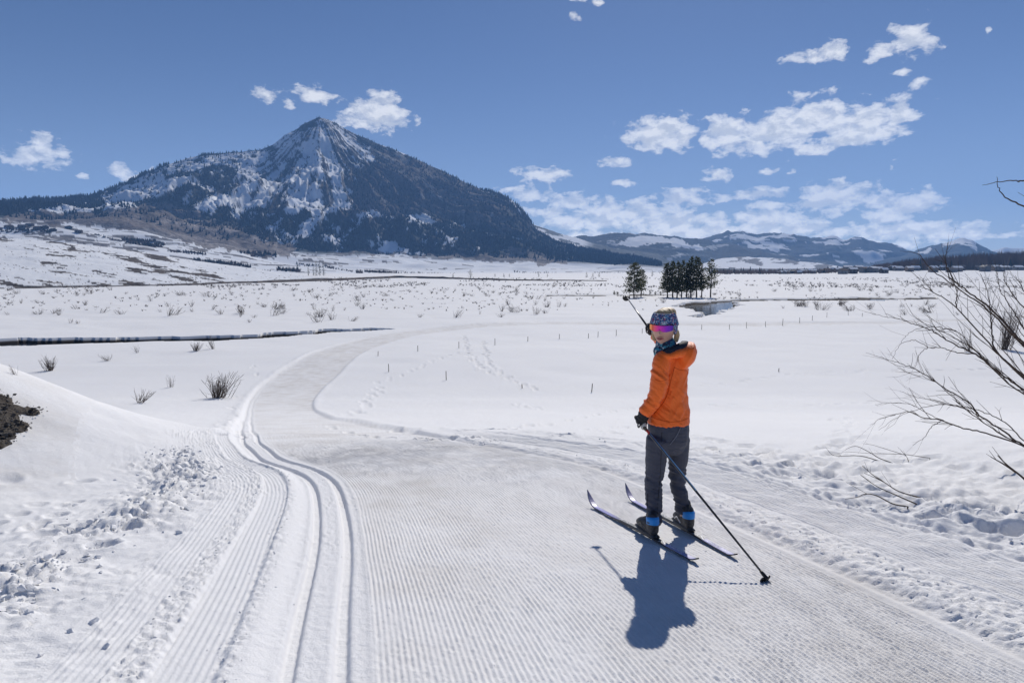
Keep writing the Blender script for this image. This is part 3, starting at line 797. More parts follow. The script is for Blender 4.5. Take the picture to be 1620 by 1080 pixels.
hc = np.tile(SNOW, (len(hpx), 1))
hc = blend(hc, BRUSH, sstep(pat, .41, .47) * .95)
hc = blend(hc, BRUSH * 1.2, (fbm(hpx / 2.6, hpy / 1.3, 2, 415) + .35 * pat > .92) * .8)
hc = blend(hc, BRUSH, (np.abs(hpy - hb(hpx) + 1.5) < 1.3 + 1.6 * fbm(hpx / 40, hpx * 0, 2, 417)) * .9)
hillside = mesh_np('hillside', HV, grid_quads(hn + 4, len(hq))[:, ::-1], mat=mtn, attrs={'cover': hc}); hillside['kind'] = 'structure'

# the blue ranges beyond the end of the valley
def far_range(name, ridge, foot, Rr, Rf, cover, seed, q0, q1, step=2.2, rows=60, rel=40, jag=2.0):
    qq = np.arange(q0, q1, step); aa = az_of(qq); ry_ = lin(ridge)(qq) + jag * fbm(qq / 18, qq * 0 + seed, 4, seed, .55); fy_ = lin(foot)(qq)
    rr = np.empty((rows + 3, len(qq))); zz = np.empty_like(rr)
    for i in range(rows):
        u = i / (rows - 1); rr[i] = Rf + (Rr - Rf) * u
        z0 = Rf * tan_el(qq, fy_); z1 = Rr * tan_el(qq, ry_); zz[i] = z0 + (z1 - z0) * u ** 1.1
    for k_ in range(3): rr[rows + k_] = Rr + 250 * (k_ + 1); zz[rows + k_] = zz[rows - 1] - 130 * (k_ + 1)
    X_, Y_ = rr * np.sin(aa), rr * np.cos(aa); u2 = np.r_[np.linspace(0, 1, rows), np.ones(3)][:, None]
    zz += np.sin(np.pi * np.clip(u2, 0, 1)) * rel * 3 * (ridged(X_ / 900, Y_ / 900, 4, seed + 3) - .6) + rel * .12 * fbm(X_ / 120, Y_ / 120, 3, seed + 7)
    zz = np.maximum(zz, -14.0)
    VV_ = np.stack([X_.ravel(), Y_.ravel(), zz.ravel()], 1)
    a_, b_ = px_of(VV_[:, 0], VV_[:, 1], VV_[:, 2])
    col = cover(a_, b_, VV_, lin(ridge)(a_))
    o = mesh_np(name, VV_, grid_quads(rows + 3, len(qq))[:, ::-1], mat=mtn, attrs={'cover': col}); o['kind'] = 'structure'
    return o
def cov_a(a, b, v, ry_):
    nn = fbm(v[:, 0] / 130, v[:, 1] / 130, 4, 501, .6)
    c = np.tile(FOREST * 1.1, (len(a), 1))
    s = soft_poly(a, b, [[(978,386),(1000,377),(1020,372),(1060,376),(1110,390),(1118,396),(1085,392),(1040,385),(1020,388),(995,390)]], 8, 3, 503, 12)
    return blend(c, SNOW, np.maximum(s, (nn > .62) * .5))
def cov_b(a, b, v, ry_):
    nn = fbm(v[:, 0] / 260, v[:, 1] / 260, 4, 511, .6)
    c = np.tile(FOREST * 1.1, (len(a), 1))
    hi = sstep(b - ry_, 20, 3) * (a > 1115) * (a < 1345)
    s = (hi * (nn > .0) + (nn > .50)) > .5
    s = np.maximum(s, soft_poly(a, b, [[(1303,398),(1320,402),(1334,408),(1322,406)],[(1160,388),(1185,392),(1200,388),(1180,398)],[(1345,376),(1362,377),(1350,380)]], 4, 2, 513, 9))
    return blend(c, SNOW, s * .95)
def cov_c(a, b, v, ry_):
    nn = fbm(v[:, 0] / 240, v[:, 1] / 240, 4, 521, .6)
    c = np.tile(FOREST * 1.15, (len(a), 1))
    hi = sstep(b - ry_, 14, 2) * (a > 1490) * (a < 1545)
    s = ((hi * (nn > -.15) + (nn > .6)) > .5) * 1.0
    s = np.maximum(s, soft_poly(a, b, [[(1452,400),(1470,392),(1478,392),(1465,401)]], 4, 2, 523, 9))
    return blend(c, SNOW, s * .9)
def cov_d(a, b, v, ry_):
    nn = fbm(v[:, 0] / 300, v[:, 1] / 300, 4, 531, .6)
    return blend(np.tile(FOREST, (len(a), 1)), SNOW, ((sstep(b - ry_, 12, 2) + .5 * nn) > .4) * .95)
def cov_e(a, b, v, ry_):
    nn = fbm(v[:, 0] / 70, v[:, 1] / 90, 4, 541, .6)
    return blend(np.tile(SNOW, (len(a), 1)), FOREST * 1.4, (nn > .2) * .9)
def cov_f(a, b, v, ry_):
    nn = fbm(a / 26, b / 5, 4, 551, .6)
    return blend(np.tile(SNOW, (len(a), 1)), BRUSH, ((nn > .25) | (b > 425)) * .8)
far_range('far_ridge', [(700,420),(800,395),(880,378),(940,372),(985,369.5),(1020,369),(1060,374),(1100,378),(1140,384),(1200,396),(1280,412),(1400,425)], [(700,424),(1400,428)], 5000, 3900, cov_a, 601, 700, 1400)
far_range('snowy_range', [(980,400),(1080,384),(1125,374),(1150,368),(1175,366),(1195,369),(1225,367.5),(1255,371),(1300,374),(1330,377),(1360,376),(1385,381),(1410,388),(1440,397),(1500,406),(1620,416),(1800,420)], [(980,424),(1800,426)], 6600, 5000, cov_b, 611, 980, 1800, rel=55, jag=3.2)
far_range('distant_peak', [(1380,416),(1440,397),(1480,386),(1500,380),(1515,378.5),(1530,382),(1560,396),(1590,409),(1640,416),(1700,422)], [(1380,424),(1700,426)], 5900, 4700, cov_c, 621, 1380, 1700, rel=38, jag=1.8)
far_range('remote_range', [(1500,404),(1560,398),(1585,393),(1605,391),(1620,391),(1700,384),(1800,378),(2000,372),(2300,380)], [(1500,424),(2300,426)], 7700, 6700, cov_d, 631, 1500, 2300, rel=60)
far_range('low_spur', [(836,352),(860,360),(900,374),(940,386),(980,394),(1040,402),(1050,409),(1090,430)], [(836,418),(900,421),(1090,431)], 4000, 3000, lambda a, b, v, r_: blend(cov_e(a, b, v, r_), FOREST * 1.4, sstep(a, 918, 945) * .93 + 0 * a), 641, 836, 1090, rel=12, jag=1.2)
far_range('snowy_bench', [(1100,420),(1140,408),(1180,406),(1230,410),(1290,416),(1340,424),(1400,430)], [(1100,432),(1400,433)], 3200, 2300, cov_f, 651, 1100, 1400, rel=4, jag=.8)

# ------------------------------------------------------------------ the air over the valley
hz = bpy.data.materials.new('haze'); hz.use_nodes = True
n = NT(hz.node_tree); n.n.clear()
pv = n.new('ShaderNodeVolumePrincipled'); pv.inputs['Color'].default_value = (.26, .52, 1.0, 1); pv.inputs['Density'].default_value = 9.5e-5; pv.inputs['Anisotropy'].default_value = .0
out = n.new('ShaderNodeOutputMaterial'); n.l.new(pv.outputs[0], out.inputs['Volume'])
zb, zt = -15.0, 900.0
s_ = Soup(); s_.box((0, 0, (zb + zt) / 2), (17000, 17000, zt - zb)); haze = s_.build('haze', hz); haze['kind'] = 'stuff'

# ------------------------------------------------------------------ water in the cuts
water = bpy.data.materials.new('water'); water.use_nodes = True
n = NT(water.node_tree); pb = water.node_tree.nodes['Principled BSDF']
pb.inputs['Base Color'].default_value = (.018, .024, .03, 1); pb.inputs['Roughness'].default_value = .08; pb.inputs['Specular IOR Level'].default_value = .35
wp = n.new('ShaderNodeNewGeometry').outputs['Position']
bp = n.new('ShaderNodeBump'); bp.inputs['Strength'].default_value = .25; bp.inputs['Distance'].default_value = .25
n.l.new(n.noise(wp, .9, 3), bp.inputs['Height']); n.l.new(bp.outputs[0], pb.inputs['Normal'])
for p, nm in zip(WATERS, ('river', 'pond', 'river', 'river')):
    a = np.array(p); c = a.mean(0); a = c + (a - c) * 1.04 + np.sign(a - c) * 1.5
    zc = float(base_h(a[:, 0], a[:, 1]).mean())
    me = bpy.data.meshes.new(nm); me.from_pydata([(x, y, zc - .66) for x, y in a], [], [tuple(range(len(a)))]); me.materials.append(water)
    # keep the sheet inside the banks
    o = obj(nm, me, kind='structure')
    bm = bmesh.new(); bm.from_mesh(me); bmesh.ops.triangulate(bm, faces=bm.faces[:]); bm.to_mesh(me); bm.free()

# ------------------------------------------------------------------ plants
bark = material('willow_bark', (.060, .046, .040), .85, .15, noise=(30, (.095, .07, .055), 3))
twigm = material('shrub_twig', (.125, .098, .082), .9, .1)
dry = material('dry_twig', (.13, .095, .06), .9, .1)
pine_bark = material('pine_bark', (.060, .045, .036), .95, .05)
needle = bpy.data.materials.new('pine_needles'); needle.use_nodes = True
n = NT(needle.node_tree); pb = needle.node_tree.nodes['Principled BSDF']
ri = n.noise(n.new('ShaderNodeNewGeometry').outputs['Position'], .9, 3)
n.l.new(n.mix(n.step(ri, .35, .65), (.055, .068, .036), (.13, .125, .065)), pb.inputs['Base Color']); pb.inputs['Roughness'].default_value = .85
pb.inputs['Specular IOR Level'].default_value = .1
tl = n.new('ShaderNodeBsdfTranslucent'); tl.inputs[0].default_value = (.16, .17, .07, 1); mx = n.new('ShaderNodeMixShader'); mx.inputs[0].default_value = .38
n.l.new(pb.outputs[0], mx.inputs[1]); n.l.new(tl.outputs[0], mx.inputs[2]); n.l.new(mx.outputs[0], needle.node_tree.nodes['Material Output'].inputs['Surface'])

def tuft_mesh(name, seed, stems=16, spread=.55, lean=.15, h=1.0, r=.010, twigs=2, mat=None):
    g = np.random.default_rng(seed); s = Soup()
    for i in range(stems):
        a = g.uniform(0, 6.28); rr = abs(g.normal(0, .12)); b = np.array([rr * math.cos(a), rr * math.sin(a), -.08])
        L = h * g.uniform(.5, 1.05); tilt = g.uniform(.05, spread) ; d = np.array([math.cos(a) * tilt + lean, math.sin(a) * tilt, 1.0]); d /= np.linalg.norm(d)
        pts = [b]
        cur = b.copy()
        for k in range(4):
            d = d + np.array([*g.normal(0, .10, 2), .02]); d /= np.linalg.norm(d); cur = cur + d * L / 4; pts.append(cur.copy())
        s.tube(pts, np.linspace(r, r * .35, 5), 3, cap=False)
        for t_ in range(twigs):
            q = g.integers(1, 4); p0 = pts[q]; dd = d + g.normal(0, .5, 3); dd[2] = abs(dd[2]); dd /= np.linalg.norm(dd)
            l2 = L * g.uniform(.2, .4); s.tube([p0, p0 + dd * l2 * .5, p0 + dd * l2 + np.array([0, 0, .05 * l2])], np.array([r * .5, r * .4, r * .2]), 3, cap=False)
    return s.mesh(name, mat or twigm)

TUFTS = [tuft_mesh('shrub', 900 + i, 11 + i * 2, .55 + .08 * (i % 3), (.45, .2, .6, .3, .5, -.2)[i], 1.0, .011, 3) for i in range(6)]
def shrub(px_, py_, hpx, label, group, wide=1.0, tuft=None, lean=0.0, mesh=None):
    p = at(px_, py_); k_ = math.hypot(p[0], p[1]) / 1080 * math.cos(math.atan2(p[0], p[1])); hgt = hpx * k_
    o = obj('shrub', mesh or TUFTS[tuft if tuft is not None else int(rng.integers(6))])
    o.location = (p[0], p[1], float(ground_h(np.array([p[0]]), np.array([p[1]]))[0])); o.scale = (hgt * wide, hgt * wide, hgt)
    o.rotation_euler = (0, lean, rng.uniform(0, 6.28) if not lean else 0)
    tag(o, label, 'shrub', group); return o
# the shrubs one can tell apart
big_w = tuft_mesh('shrub', 951, 64, .38, .32, 1.0, .008, 2); flat_w = tuft_mesh('shrub', 953, 16, .9, .55, 1.0, .014, 3)
dense = tuft_mesh('shrub', 957, 44, .75, .05, 1.0, .012, 3)
shrub(345, 629, 50, 'largest bare willow shrub, upright fan of stems just left of the trail bend', 'willow shrubs near the trail', 1.25, mesh=big_w)
shrub(220, 637, 30, 'sparse bent shrub lying over to the right, left of the largest willow shrub', 'willow shrubs near the trail', 1.1, mesh=flat_w)
shrub(80, 586, 26, 'round bare shrub with dark tangled base between snow pile and river', 'willow shrubs near the trail', 1.0, mesh=dense)
shrub(310, 555, 16, 'low dark shrub on the near river bank, left of a taller thin one', 'willow shrubs near the trail', 1.2, mesh=dense)
shrub(338, 552, 27, 'tall thin shrub on the near river bank, right of a low dark one', 'willow shrubs near the trail', .7, tuft=2)
shrub(217, 558, 15, 'small shrub on the near bank below the middle of the left river', 'willow shrubs near the trail', .9, tuft=1)
shrub(170, 570, 13, 'flattened pale shrub right of the round one with the tangled base', 'willow shrubs near the trail', 1.6, tuft=4)
shrub(270, 612, 26, 'thin leaning twig tuft above the bent shrub left of the trail', 'willow shrubs near the trail', .6, tuft=2)
shrub(1588, 553, 86, 'dense bare thicket far behind the foreground willow at the right edge', 'willow shrubs near the trail', .50, mesh=big_w)
shrub(1535, 556, 48, 'pale thin thicket beside the dense one behind the foreground willow', 'willow shrubs near the trail', .55, tuft=4)
shrub(267, 500, 20, 'darkest upright shrub beyond the left river, taller than those round it', 'shrubs on the valley floor', .6, tuft=3)
shrub(24, 592, 20, 'thin twig tuft just above the crest of the ploughed snow pile', 'willow shrubs near the trail', .6, tuft=2)

# shrubs scattered over the valley floor: the nearest as single objects, the rest as ground cover
count = 0; spots = []
while count < 262:
    x = rng.uniform(-20, 1640); y = 452 + 60 * rng.random() ** 1.35
    if y > 503 and 560 < x: continue
    if x > 1180 and y > 498: continue
    if 480 < y < 505 and 1040 < x < 1190: continue
    if y > 511 and x > 480: continue
    if vnoise(np.array([x / 60]), np.array([y / 7]), 71)[0] < .48: continue
    p = at(x, y)
    _, v = trail_sv(np.array([p[0]]), np.array([p[1]]))
    if abs(v[0]) < 6 or water_mask(np.array([p[0]]), np.array([p[1]]))[0]: continue
    spots.append((x, y)); count += 1
for (x, y) in spots:
    hpx = (3.4 + (y - 445) * .13) * rng.uniform(.5, 1.7)
    far = y < 474
    shrub(x, y, hpx, 'small bare twiggy shrub poking through the snow of the far valley floor' if far else 'small bare twiggy shrub poking through snow on the near valley floor', 'shrubs on the valley floor', rng.uniform(.8, 2.0))

def fans(name, pts, hts_, wid, mat, k=7, seed=5):
    """many small bare bushes: fans of thin blades, joined"""
    g = np.random.default_rng(seed); m = len(pts); vs = []; 
    a = g.uniform(0, 6.28, (m, k)); t_ = g.uniform(.15, 1.0, (m, k)) * wid[:, None]; hh_ = hts_[:, None] * g.uniform(.5, 1.0, (m, k))
    bx = pts[:, 0, None] + t_ * .3 * np.cos(a); by = pts[:, 1, None] + t_ * .3 * np.sin(a)
    wv = hts_[:, None] * .07
    p0 = np.stack([bx - wv, by, np.repeat(pts[:, 2, None], k, 1)], -1); p1 = np.stack([bx + wv, by + wv * .6, np.repeat(pts[:, 2, None], k, 1)], -1)
    p2 = np.stack([pts[:, 0, None] + t_ * np.cos(a), pts[:, 1, None] + t_ * np.sin(a), pts[:, 2, None] + hh_], -1)
    vs = np.stack([p0, p1, p2], 2).reshape(-1, 3)
    return mesh_np(name, vs, tris=np.arange(len(vs)).reshape(-1, 3), mat=mat, smooth=False, kind='stuff')
pts = []
while len(pts) < 2600:
    x = rng.uniform(-40, 1660); y = 439 + 16 * rng.random() ** .9 if rng.random() < .6 else rng.uniform(448, 492)
    if vnoise(np.array([x / 50]), np.array([y / 3.2]), 75)[0] < .46: continue
    if y > 476 and (1040 < x or rng.random() < .6): continue
    pts.append(at(x, y, r0=60))
pts = np.array(pts); rr_ = np.hypot(pts[:, 0], pts[:, 1])
fans('sagebrush', pts, rng.uniform(.4, .95, len(pts)) * np.clip(rr_ / 260, .7, 1.7), rng.uniform(.4, 1.1, len(pts)) * np.clip(rr_ / 220, .7, 2.0), twigm, 7)

# ------------------------------------------------------------------ pines by the pond
def pine(px_, base_y_, top_y, wpx, label, group, seed, bare=.12, sparse=1.0):
    g = np.random.default_rng(seed)
    p = at(px_, base_y_); k_ = p[1] / 1080; H = (base_y_ - top_y) * k_; W = wpx * k_ * .78
    root = empty('pine_tree', (p[0], p[1], float(base_h(p[0], p[1])) - .05))
    tag(root, label, 'tree', group)
    s = Soup(); bend = g.normal(0, .012 * H, (6, 2)); zs = np.linspace(0, H * .97, 6); bend[0] = 0
    tp = np.c_[np.cumsum(bend, 0) * .6, zs]; s.tube(tp, np.linspace(.016 * H + .05, .02, 6), 6)
    vs = []
    nl = int(30 * sparse) + 8
    for i in range(nl):
        u = bare + (1 - bare) * (i + g.uniform(0, .8)) / nl
        z = u * H; prof = (1 - u) ** .48 * (.62 + .38 * min(1, (u - bare + .1) / .25)) if u > bare else 0
        nb = int(g.integers(4, 7) * sparse) + 1
        c = np.array([np.interp(z, zs, tp[:, 0]), np.interp(z, zs, tp[:, 1]), z])
        for b in range(nb):
            a = g.uniform(0, 6.28); L = W * max(prof, .06) * g.uniform(.45, 1.15); d = np.array([math.cos(a), math.sin(a), g.uniform(-.12, .35)])
            if L > .3: s.tube([c, c + d * L * .85], np.array([.035, .012]), 3, cap=False)
            for q in range(max(2, int(L * 4.2))):
                f = g.uniform(.3, 1.05) ** .8; cc = c + d * L * f + g.normal(0, .12 + .05 * L, 3)
                sz = g.uniform(.14, .30) * (.6 + .05 * H)
                for z_ in range(3):
                    n1_ = g.normal(0, 1, 3); n1_ /= np.linalg.norm(n1_); n2_ = np.cross(n1_, g.normal(0, 1, 3)); n2_ /= np.linalg.norm(n2_) + 1e-9
                    vs += [cc + n1_ * sz, cc - n1_ * sz * .4 + n2_ * sz * .45, cc - n1_ * sz * .4 - n2_ * sz * .45]
    s.build('trunk', pine_bark, root)
    vs = np.array(vs)
    mesh_np('crown', vs, tris=np.arange(len(vs)).reshape(-1, 3), mat=needle, smooth=False, parent=root, kind=None)
    return root
PG = 'pines beside the pond'
clump_l = 'dark pine standing in the dense clump in the middle of the valley'
for (x, by, ty, wd, lb, sp_) in [
    (1003, 471, 415, 27, 'lone broad see-through pine left of the dense clump, the taller of two trunks', 1.0), (1014, 470, 426, 20, 'smaller pine grown into the right side of the lone broad pine', .8),
    (1056, 470, 416, 20, 'leftmost dark pine of the dense clump, branched almost to the snow', 1.2), (1064, 470, 413, 18, clump_l, 1.0), (1071, 471, 415, 19, clump_l, 1.0), (1078, 470, 412, 17, clump_l, .9),
    (1086, 470, 416, 18, 'paler olive pine at the front of the dense clump', .9), (1093, 470, 406, 17, clump_l, 1.0), (1102, 470, 406, 22, 'tallest pine with a rounded top at the right of the dense clump', 1.1), (1110, 470, 420, 15, clump_l, .6),
    (1124, 470, 410, 21, 'slim pine with bare lower trunk, standing apart right of the clump', .75)]:
    pine(x, by, ty, wd, lb, PG, int(x), bare=.16 if sp_ > .8 else .24, sparse=sp_)
for x, y, h_ in [(972, 466, 6), (977, 466, 5), (1028, 465, 6), (1037, 466, 5), (1045, 466, 5)]:
    pine(x, y, y - h_, 3.2, 'tiny conifer sapling in the snow near the foot of the pines', 'conifer saplings near the pines', int(x), bare=.02, sparse=.25)

# conifers scattered far across the valley
for x, y, h_ in [(744, 440, 14), (717, 440, 8), (783, 438, 5), (797, 438, 6), (806, 438, 5), (852, 438, 8), (866, 438, 5), (928, 439, 9), (938, 438, 7), (948, 438, 8), (1032, 437, 9), (500, 426, 13), (506, 426, 12), (496, 427, 9), (512, 426, 12), (488, 424, 8)]:
    lb = {744: 'taller pointed conifer at mid-valley, left end of a blue-shadowed bank', 717: 'short conifer just left of the taller pointed one at mid-valley', 852: 'dark conifer at the right end of the blue-shadowed bank', 928: 'left one of three dark conifers left of the lone broad pine', 1032: 'small far conifer seen in the gap between the lone pine and the dense clump'}.get(x)
    lb = lb or ('dark conifer in the tight cluster at the foot of the mountain' if x < 600 else 'tiny dark conifer in the row above the blue-shadowed bank' if x < 900 else 'dark conifer of the three left of the lone broad pine')
    pine(x, max(y, 436), y - h_, h_ * .42, lb, 'far conifers', int(x) + 7, bare=.02, sparse=.35)

# ------------------------------------------------------------------ stakes
stake_m = material('weathered_stake', (.17, .145, .12), .9, .1)
STK = [(598, 563, 8), (661, 556, 10), (726, 551, 11), (783, 546, 11), (835, 540, 8), (885, 536, 8), (931, 535, 8), (946, 533, 9), (975, 531, 10), (1016, 527, 8), (1110, 521, 8), (1154, 521, 8), (1181, 519, 10), (1211, 517, 9), (1238, 515, 11), (1265, 510, 9), (1285, 507, 8), (1308, 502, 8), (1342, 499, 7), (1364, 501, 6),
       (615, 588, 13), (706, 601, 15), (826, 614, 7), (936, 620, 14), (1232, 588, 6)]
LB = {(615, 588, 13): 'thin upright stake in the meadow, nearest the trail bend', (706, 601, 15): 'tallest thin stake in the open meadow, right of the trail bend', (826, 614, 7): 'short stub of a stake in the meadow beside hoof prints', (936, 620, 14): 'leaning stake in the meadow just left of the skier', (1232, 588, 6): 'tiny stub of a stake far right of the skier in smooth snow'}
for i, t_ in enumerate(STK):
    p = at(t_[0], t_[1]); hgt = t_[2] * p[1] / 1080
    s = Soup(); s.tube([(0, 0, -.15), (0, 0, hgt * .5), (.01, 0, hgt - .03), (.012, 0, hgt)], np.array([.042, .042, .040, .02]) * (1 + .004 * p[1]) * .60, 6)
    o = s.build('fence_stake', stake_m); o.location = (p[0], p[1], float(ground_h(np.array([p[0]]), np.array([p[1]]))[0]))
    o.rotation_euler = (rng.normal(0, .03), -.12 if t_[:2] == (936, 620) else rng.normal(0, .03), rng.uniform(0, 6))
    lb = LB.get(t_) or ('thin stake in the row along the far edge of the meadow, left of the skier' if t_[0] < 1020 else 'thin stake in the row along the far edge of the meadow, right of the skier')
    tag(o, lb, 'stake', 'stakes across the meadow')

# ------------------------------------------------------------------ foreground willow at the right, leaning in over the snow
def PD(x, y, D):
    d = pix_dir(x, y); return d / d[1] * D
willow = empty('willow_shrub', tuple(at(1735, 745)))
wl = Vector(willow.location)
tag(willow, 'bare willow with long thin stems leaning in over the snow from the right', 'shrub')
def stem(pl, D0, D1, r0, r1, twigs=6, seed=0, up=1.0):
    g = np.random.default_rng(seed)
    p2 = catmull(np.array(pl, float), 6); m = len(p2); Ds = np.linspace(D0, D1, m)
    w_ = np.array([PD(a[0], a[1], d) for a, d in zip(p2, Ds)])
    w_[1:-1] += g.normal(0, .0035, (m - 2, 3))
    rr = np.linspace(r0, r1, m); s = Soup(); s.tube(w_, rr, 6)
    for t_ in range(int(twigs * 1.7)):
        j = int(g.uniform(.30, .97) * (m - 1)); j = min(max(j, 1), m - 2)
        d = w_[j + 1] - w_[j - 1]; d /= np.linalg.norm(d)
        side = np.array([g.normal(0, .35), g.normal(0, .5), abs(g.normal(.35, .3)) * (1 if g.random() < .75 * up else -1)])
        d2 = d + side; d2 /= np.linalg.norm(d2); L = g.uniform(.07, .34); c1 = w_[j] + d2 * L * .5 + g.normal(0, .012, 3); d3 = d2 + np.array([0, 0, .25]) * g.normal(.3, 1); c2 = c1 + d3 / np.linalg.norm(d3) * L * .5
        rt = min(rr[j] * .55, .0026); s.tube([w_[j], c1, c2], np.array([rt, rt * .8, rt * .45]), 4, cap=False)
        if g.random() < .5:
            d4 = d2 + g.normal(0, .5, 3); d4 /= np.linalg.norm(d4); s.tube([c1, c1 + d4 * L * .35], np.array([rt * .6, rt * .35]), 3, cap=False)
    s.v = [v - np.array(wl) for v in s.v]
    s.build('stem', bark, willow, smooth=True)
Rt = (1735, 742)
stem([Rt, (1690, 672), (1620, 600), (1574, 554), (1513, 486), (1472, 460), (1456, 451)], 6.0, 6.5, .0125, .0022, 7, 1)
stem([(1513, 487), (1514, 465), (1511, 452), (1503, 443), (1500, 436)], 6.35, 6.4, .005, .0015, 2, 2)
stem([Rt, (1700, 625), (1620, 543), (1566, 487), (1530, 460), (1503, 438), (1496, 410), (1500, 382)], 5.8, 6.3, .012, .0012, 8, 3)
stem([(1740, 745), (1704, 636), (1624, 553), (1570, 497), (1528, 464), (1476, 428), (1452, 402), (1424, 397)], 5.9, 6.2, .0105, .0012, 6, 4)
stem([Rt, (1640, 615), (1580, 560), (1570, 528), (1567, 495), (1563, 462), (1551, 433)], 6.0, 6.5, .010, .0018, 6, 5)
stem([(1760, 735), (1690, 610), (1620, 519), (1600, 488), (1583, 460), (1576, 430)], 5.6, 6.0, .009, .0015, 6, 6)
stem([(1765, 735), (1700, 590), (1640, 510), (1606, 470), (1590, 444), (1588, 428)], 5.7, 6.0, .008, .0015, 6, 7)
stem([(1765, 740), (1690, 560), (1640, 490), (1617, 455), (1606, 436)], 5.7, 6.0, .008, .0015, 5, 8)
stem([Rt, (1690, 668), (1620, 617), (1584, 592), (1543, 560), (1513, 546), (1484, 529), (1464, 519), (1441, 511), (1421, 504), (1396, 500), (1368, 493)], 6.1, 6.8, .011, .0012, 9, 9)
stem([(1738, 745), (1690, 675), (1620, 624), (1588, 600), (1545, 556), (1520, 540), (1490, 524), (1452, 505), (1433, 479)], 6.2, 6.7, .009, .0013, 7, 10)
stem([(1584, 590), (1540, 552), (1522, 530), (1500, 520), (1482, 522), (1468, 497)], 6.2, 6.6, .005, .0012, 5, 11)
stem([(1543, 560), (1511, 557), (1492, 550), (1468, 549), (1451, 539), (1437, 539), (1424, 545), (1411, 568)], 6.3, 6.8, .005, .0012, 3, 12)
stem([(1513, 524), (1492, 519), (1470, 517), (1449, 521), (1433, 531), (1424, 545)], 6.4, 6.8, .004, .0012, 2, 13)
stem([(1468, 549), (1455, 561), (1451, 572), (1447, 583)], 6.6, 6.6, .003, .0012, 1, 14)
stem([Rt, (1680, 730), (1620, 704), (1584, 680), (1549, 656), (1533, 637), (1502, 619), (1476, 601), (1449, 584), (1427, 576), (1403, 568), (1370, 558)], 6.0, 6.6, .0105, .0012, 11, 15)
stem([(1736, 748), (1680, 733), (1622, 708), (1590, 690), (1551, 665), (1520, 640), (1490, 612), (1470, 599), (1440, 590), (1420, 582)], 6.05, 6.7, .008, .0012, 9, 16)
stem([(1740, 748), (1680, 728), (1625, 700), (1595, 672), (1565, 655), (1530, 645), (1500, 640), (1470, 632), (1445, 627), (1424, 619)], 6.1, 6.6, .007, .0012, 8, 17)
stem([(1740, 750), (1680, 732), (1611, 702), (1551, 682), (1520, 676), (1484, 663), (1462, 661), (1440, 651), (1418, 655), (1395, 662), (1376, 672)], 5.9, 6.3, .009, .0012, 8, 18)
stem([(1489, 666), (1472, 676), (1462, 692), (1444, 704)], 6.1, 6.1, .0035, .0011, 2, 19)
stem([(1520, 676), (1500, 668), (1470, 655), (1440, 640), (1405, 637), (1384, 640)], 6.1, 6.3, .004, .0011, 4, 20)
stem([(1549, 658), (1530, 648), (1505, 641), (1480, 640), (1450, 648), (1420, 660), (1390, 680)], 6.1, 6.3, .004, .0011, 4, 21)
stem([(1790, 720), (1760, 480), (1700, 315), (1650, 291), (1620, 287), (1607, 286), (1578, 288), (1554, 293)], 5.2, 5.5, .011, .0016, 1, 22)
stem([(1792, 722), (1766, 520), (1700, 362), (1620, 326), (1592, 313), (1579, 296), (1577, 280)], 5.2, 5.5, .010, .0016, 1, 23)

for i_, (tx, ty) in enumerate([(1482, 470), (1500, 452), (1526, 432), (1540, 470), (1560, 442), (1594, 462), (1612, 440), (1586, 500), (1462, 496)]):
    g_ = np.random.default_rng(300 + i_); mx_, my_ = (1735 + tx) / 2 + g_.uniform(-8, 12), (735 + ty) / 2 + g_.uniform(8, 40) * (1 if ty > 500 else -.4)
    stem([(1738 + g_.uniform(-8, 14), 742), (.5 * (1738 + mx_) + g_.uniform(-6, 10), .5 * (742 + my_) + g_.uniform(0, 16)), (mx_, my_), (.45 * mx_ + .55 * tx, .45 * my_ + .55 * ty + g_.uniform(-6, 6)), (tx, ty)], g_.uniform(5.8, 6.3), g_.uniform(6.1, 7.0), g_.uniform(.006, .009), .0011, 6, 330 + i_)

def stick(polys, label, seed, rad=.006, mat=None):
    g = np.random.default_rng(seed); base = at(*polys[0][0])
    root = empty('buried_twig', tuple(base)); tag(root, label, 'twig', 'twigs poking from the snow')
    for pl in polys:
        s = Soup()
        p0 = at(*pl[0]); D = p0[1]; w_ = [p0 - np.array([0, 0, .05])]
        p2 = catmull(np.array(pl, float), 5)
        for i, a in enumerate(p2):
            w_.append(PD(a[0], a[1], D + .25 * i / len(p2)) + np.array([0, 0, .012]))
        w_ = np.array(w_); s.tube(w_, np.linspace(rad, rad * .28, len(w_)), 5)
        for t_ in range(2):
            j = int(g.uniform(.4, .95) * (len(w_) - 2)); d = w_[j + 1] - w_[j]; d = d / np.linalg.norm(d) + g.normal(0, .35, 3) + np.array([0, 0, .2]); s.tube([w_[j], w_[j] + d * g.uniform(.04, .14)], np.array([rad * .3, rad * .15]), 3, cap=False)
        s.v = [v - base for v in s.v]
        s.build('stem', mat or bark, root, smooth=True)
    return root
stick([[(1413, 734), (1391, 726), (1378, 718), (1358, 708), (1347, 708), (1337, 713)], [(1401, 734), (1369, 724), (1351, 722), (1320, 722), (1306, 709)]], 'pair of dark arched willow twigs rising from snow right of skier, above another clump', 31)
stick([[(1471, 726), (1431, 720), (1400, 719), (1369, 718), (1340, 716), (1324, 719)], [(1437, 730), (1433, 722), (1420, 708)], [(1432, 721), (1400, 711), (1380, 705), (1366, 703)]], 'long nearly flat thin twig lying just over the snow under the willow', 32, .004)
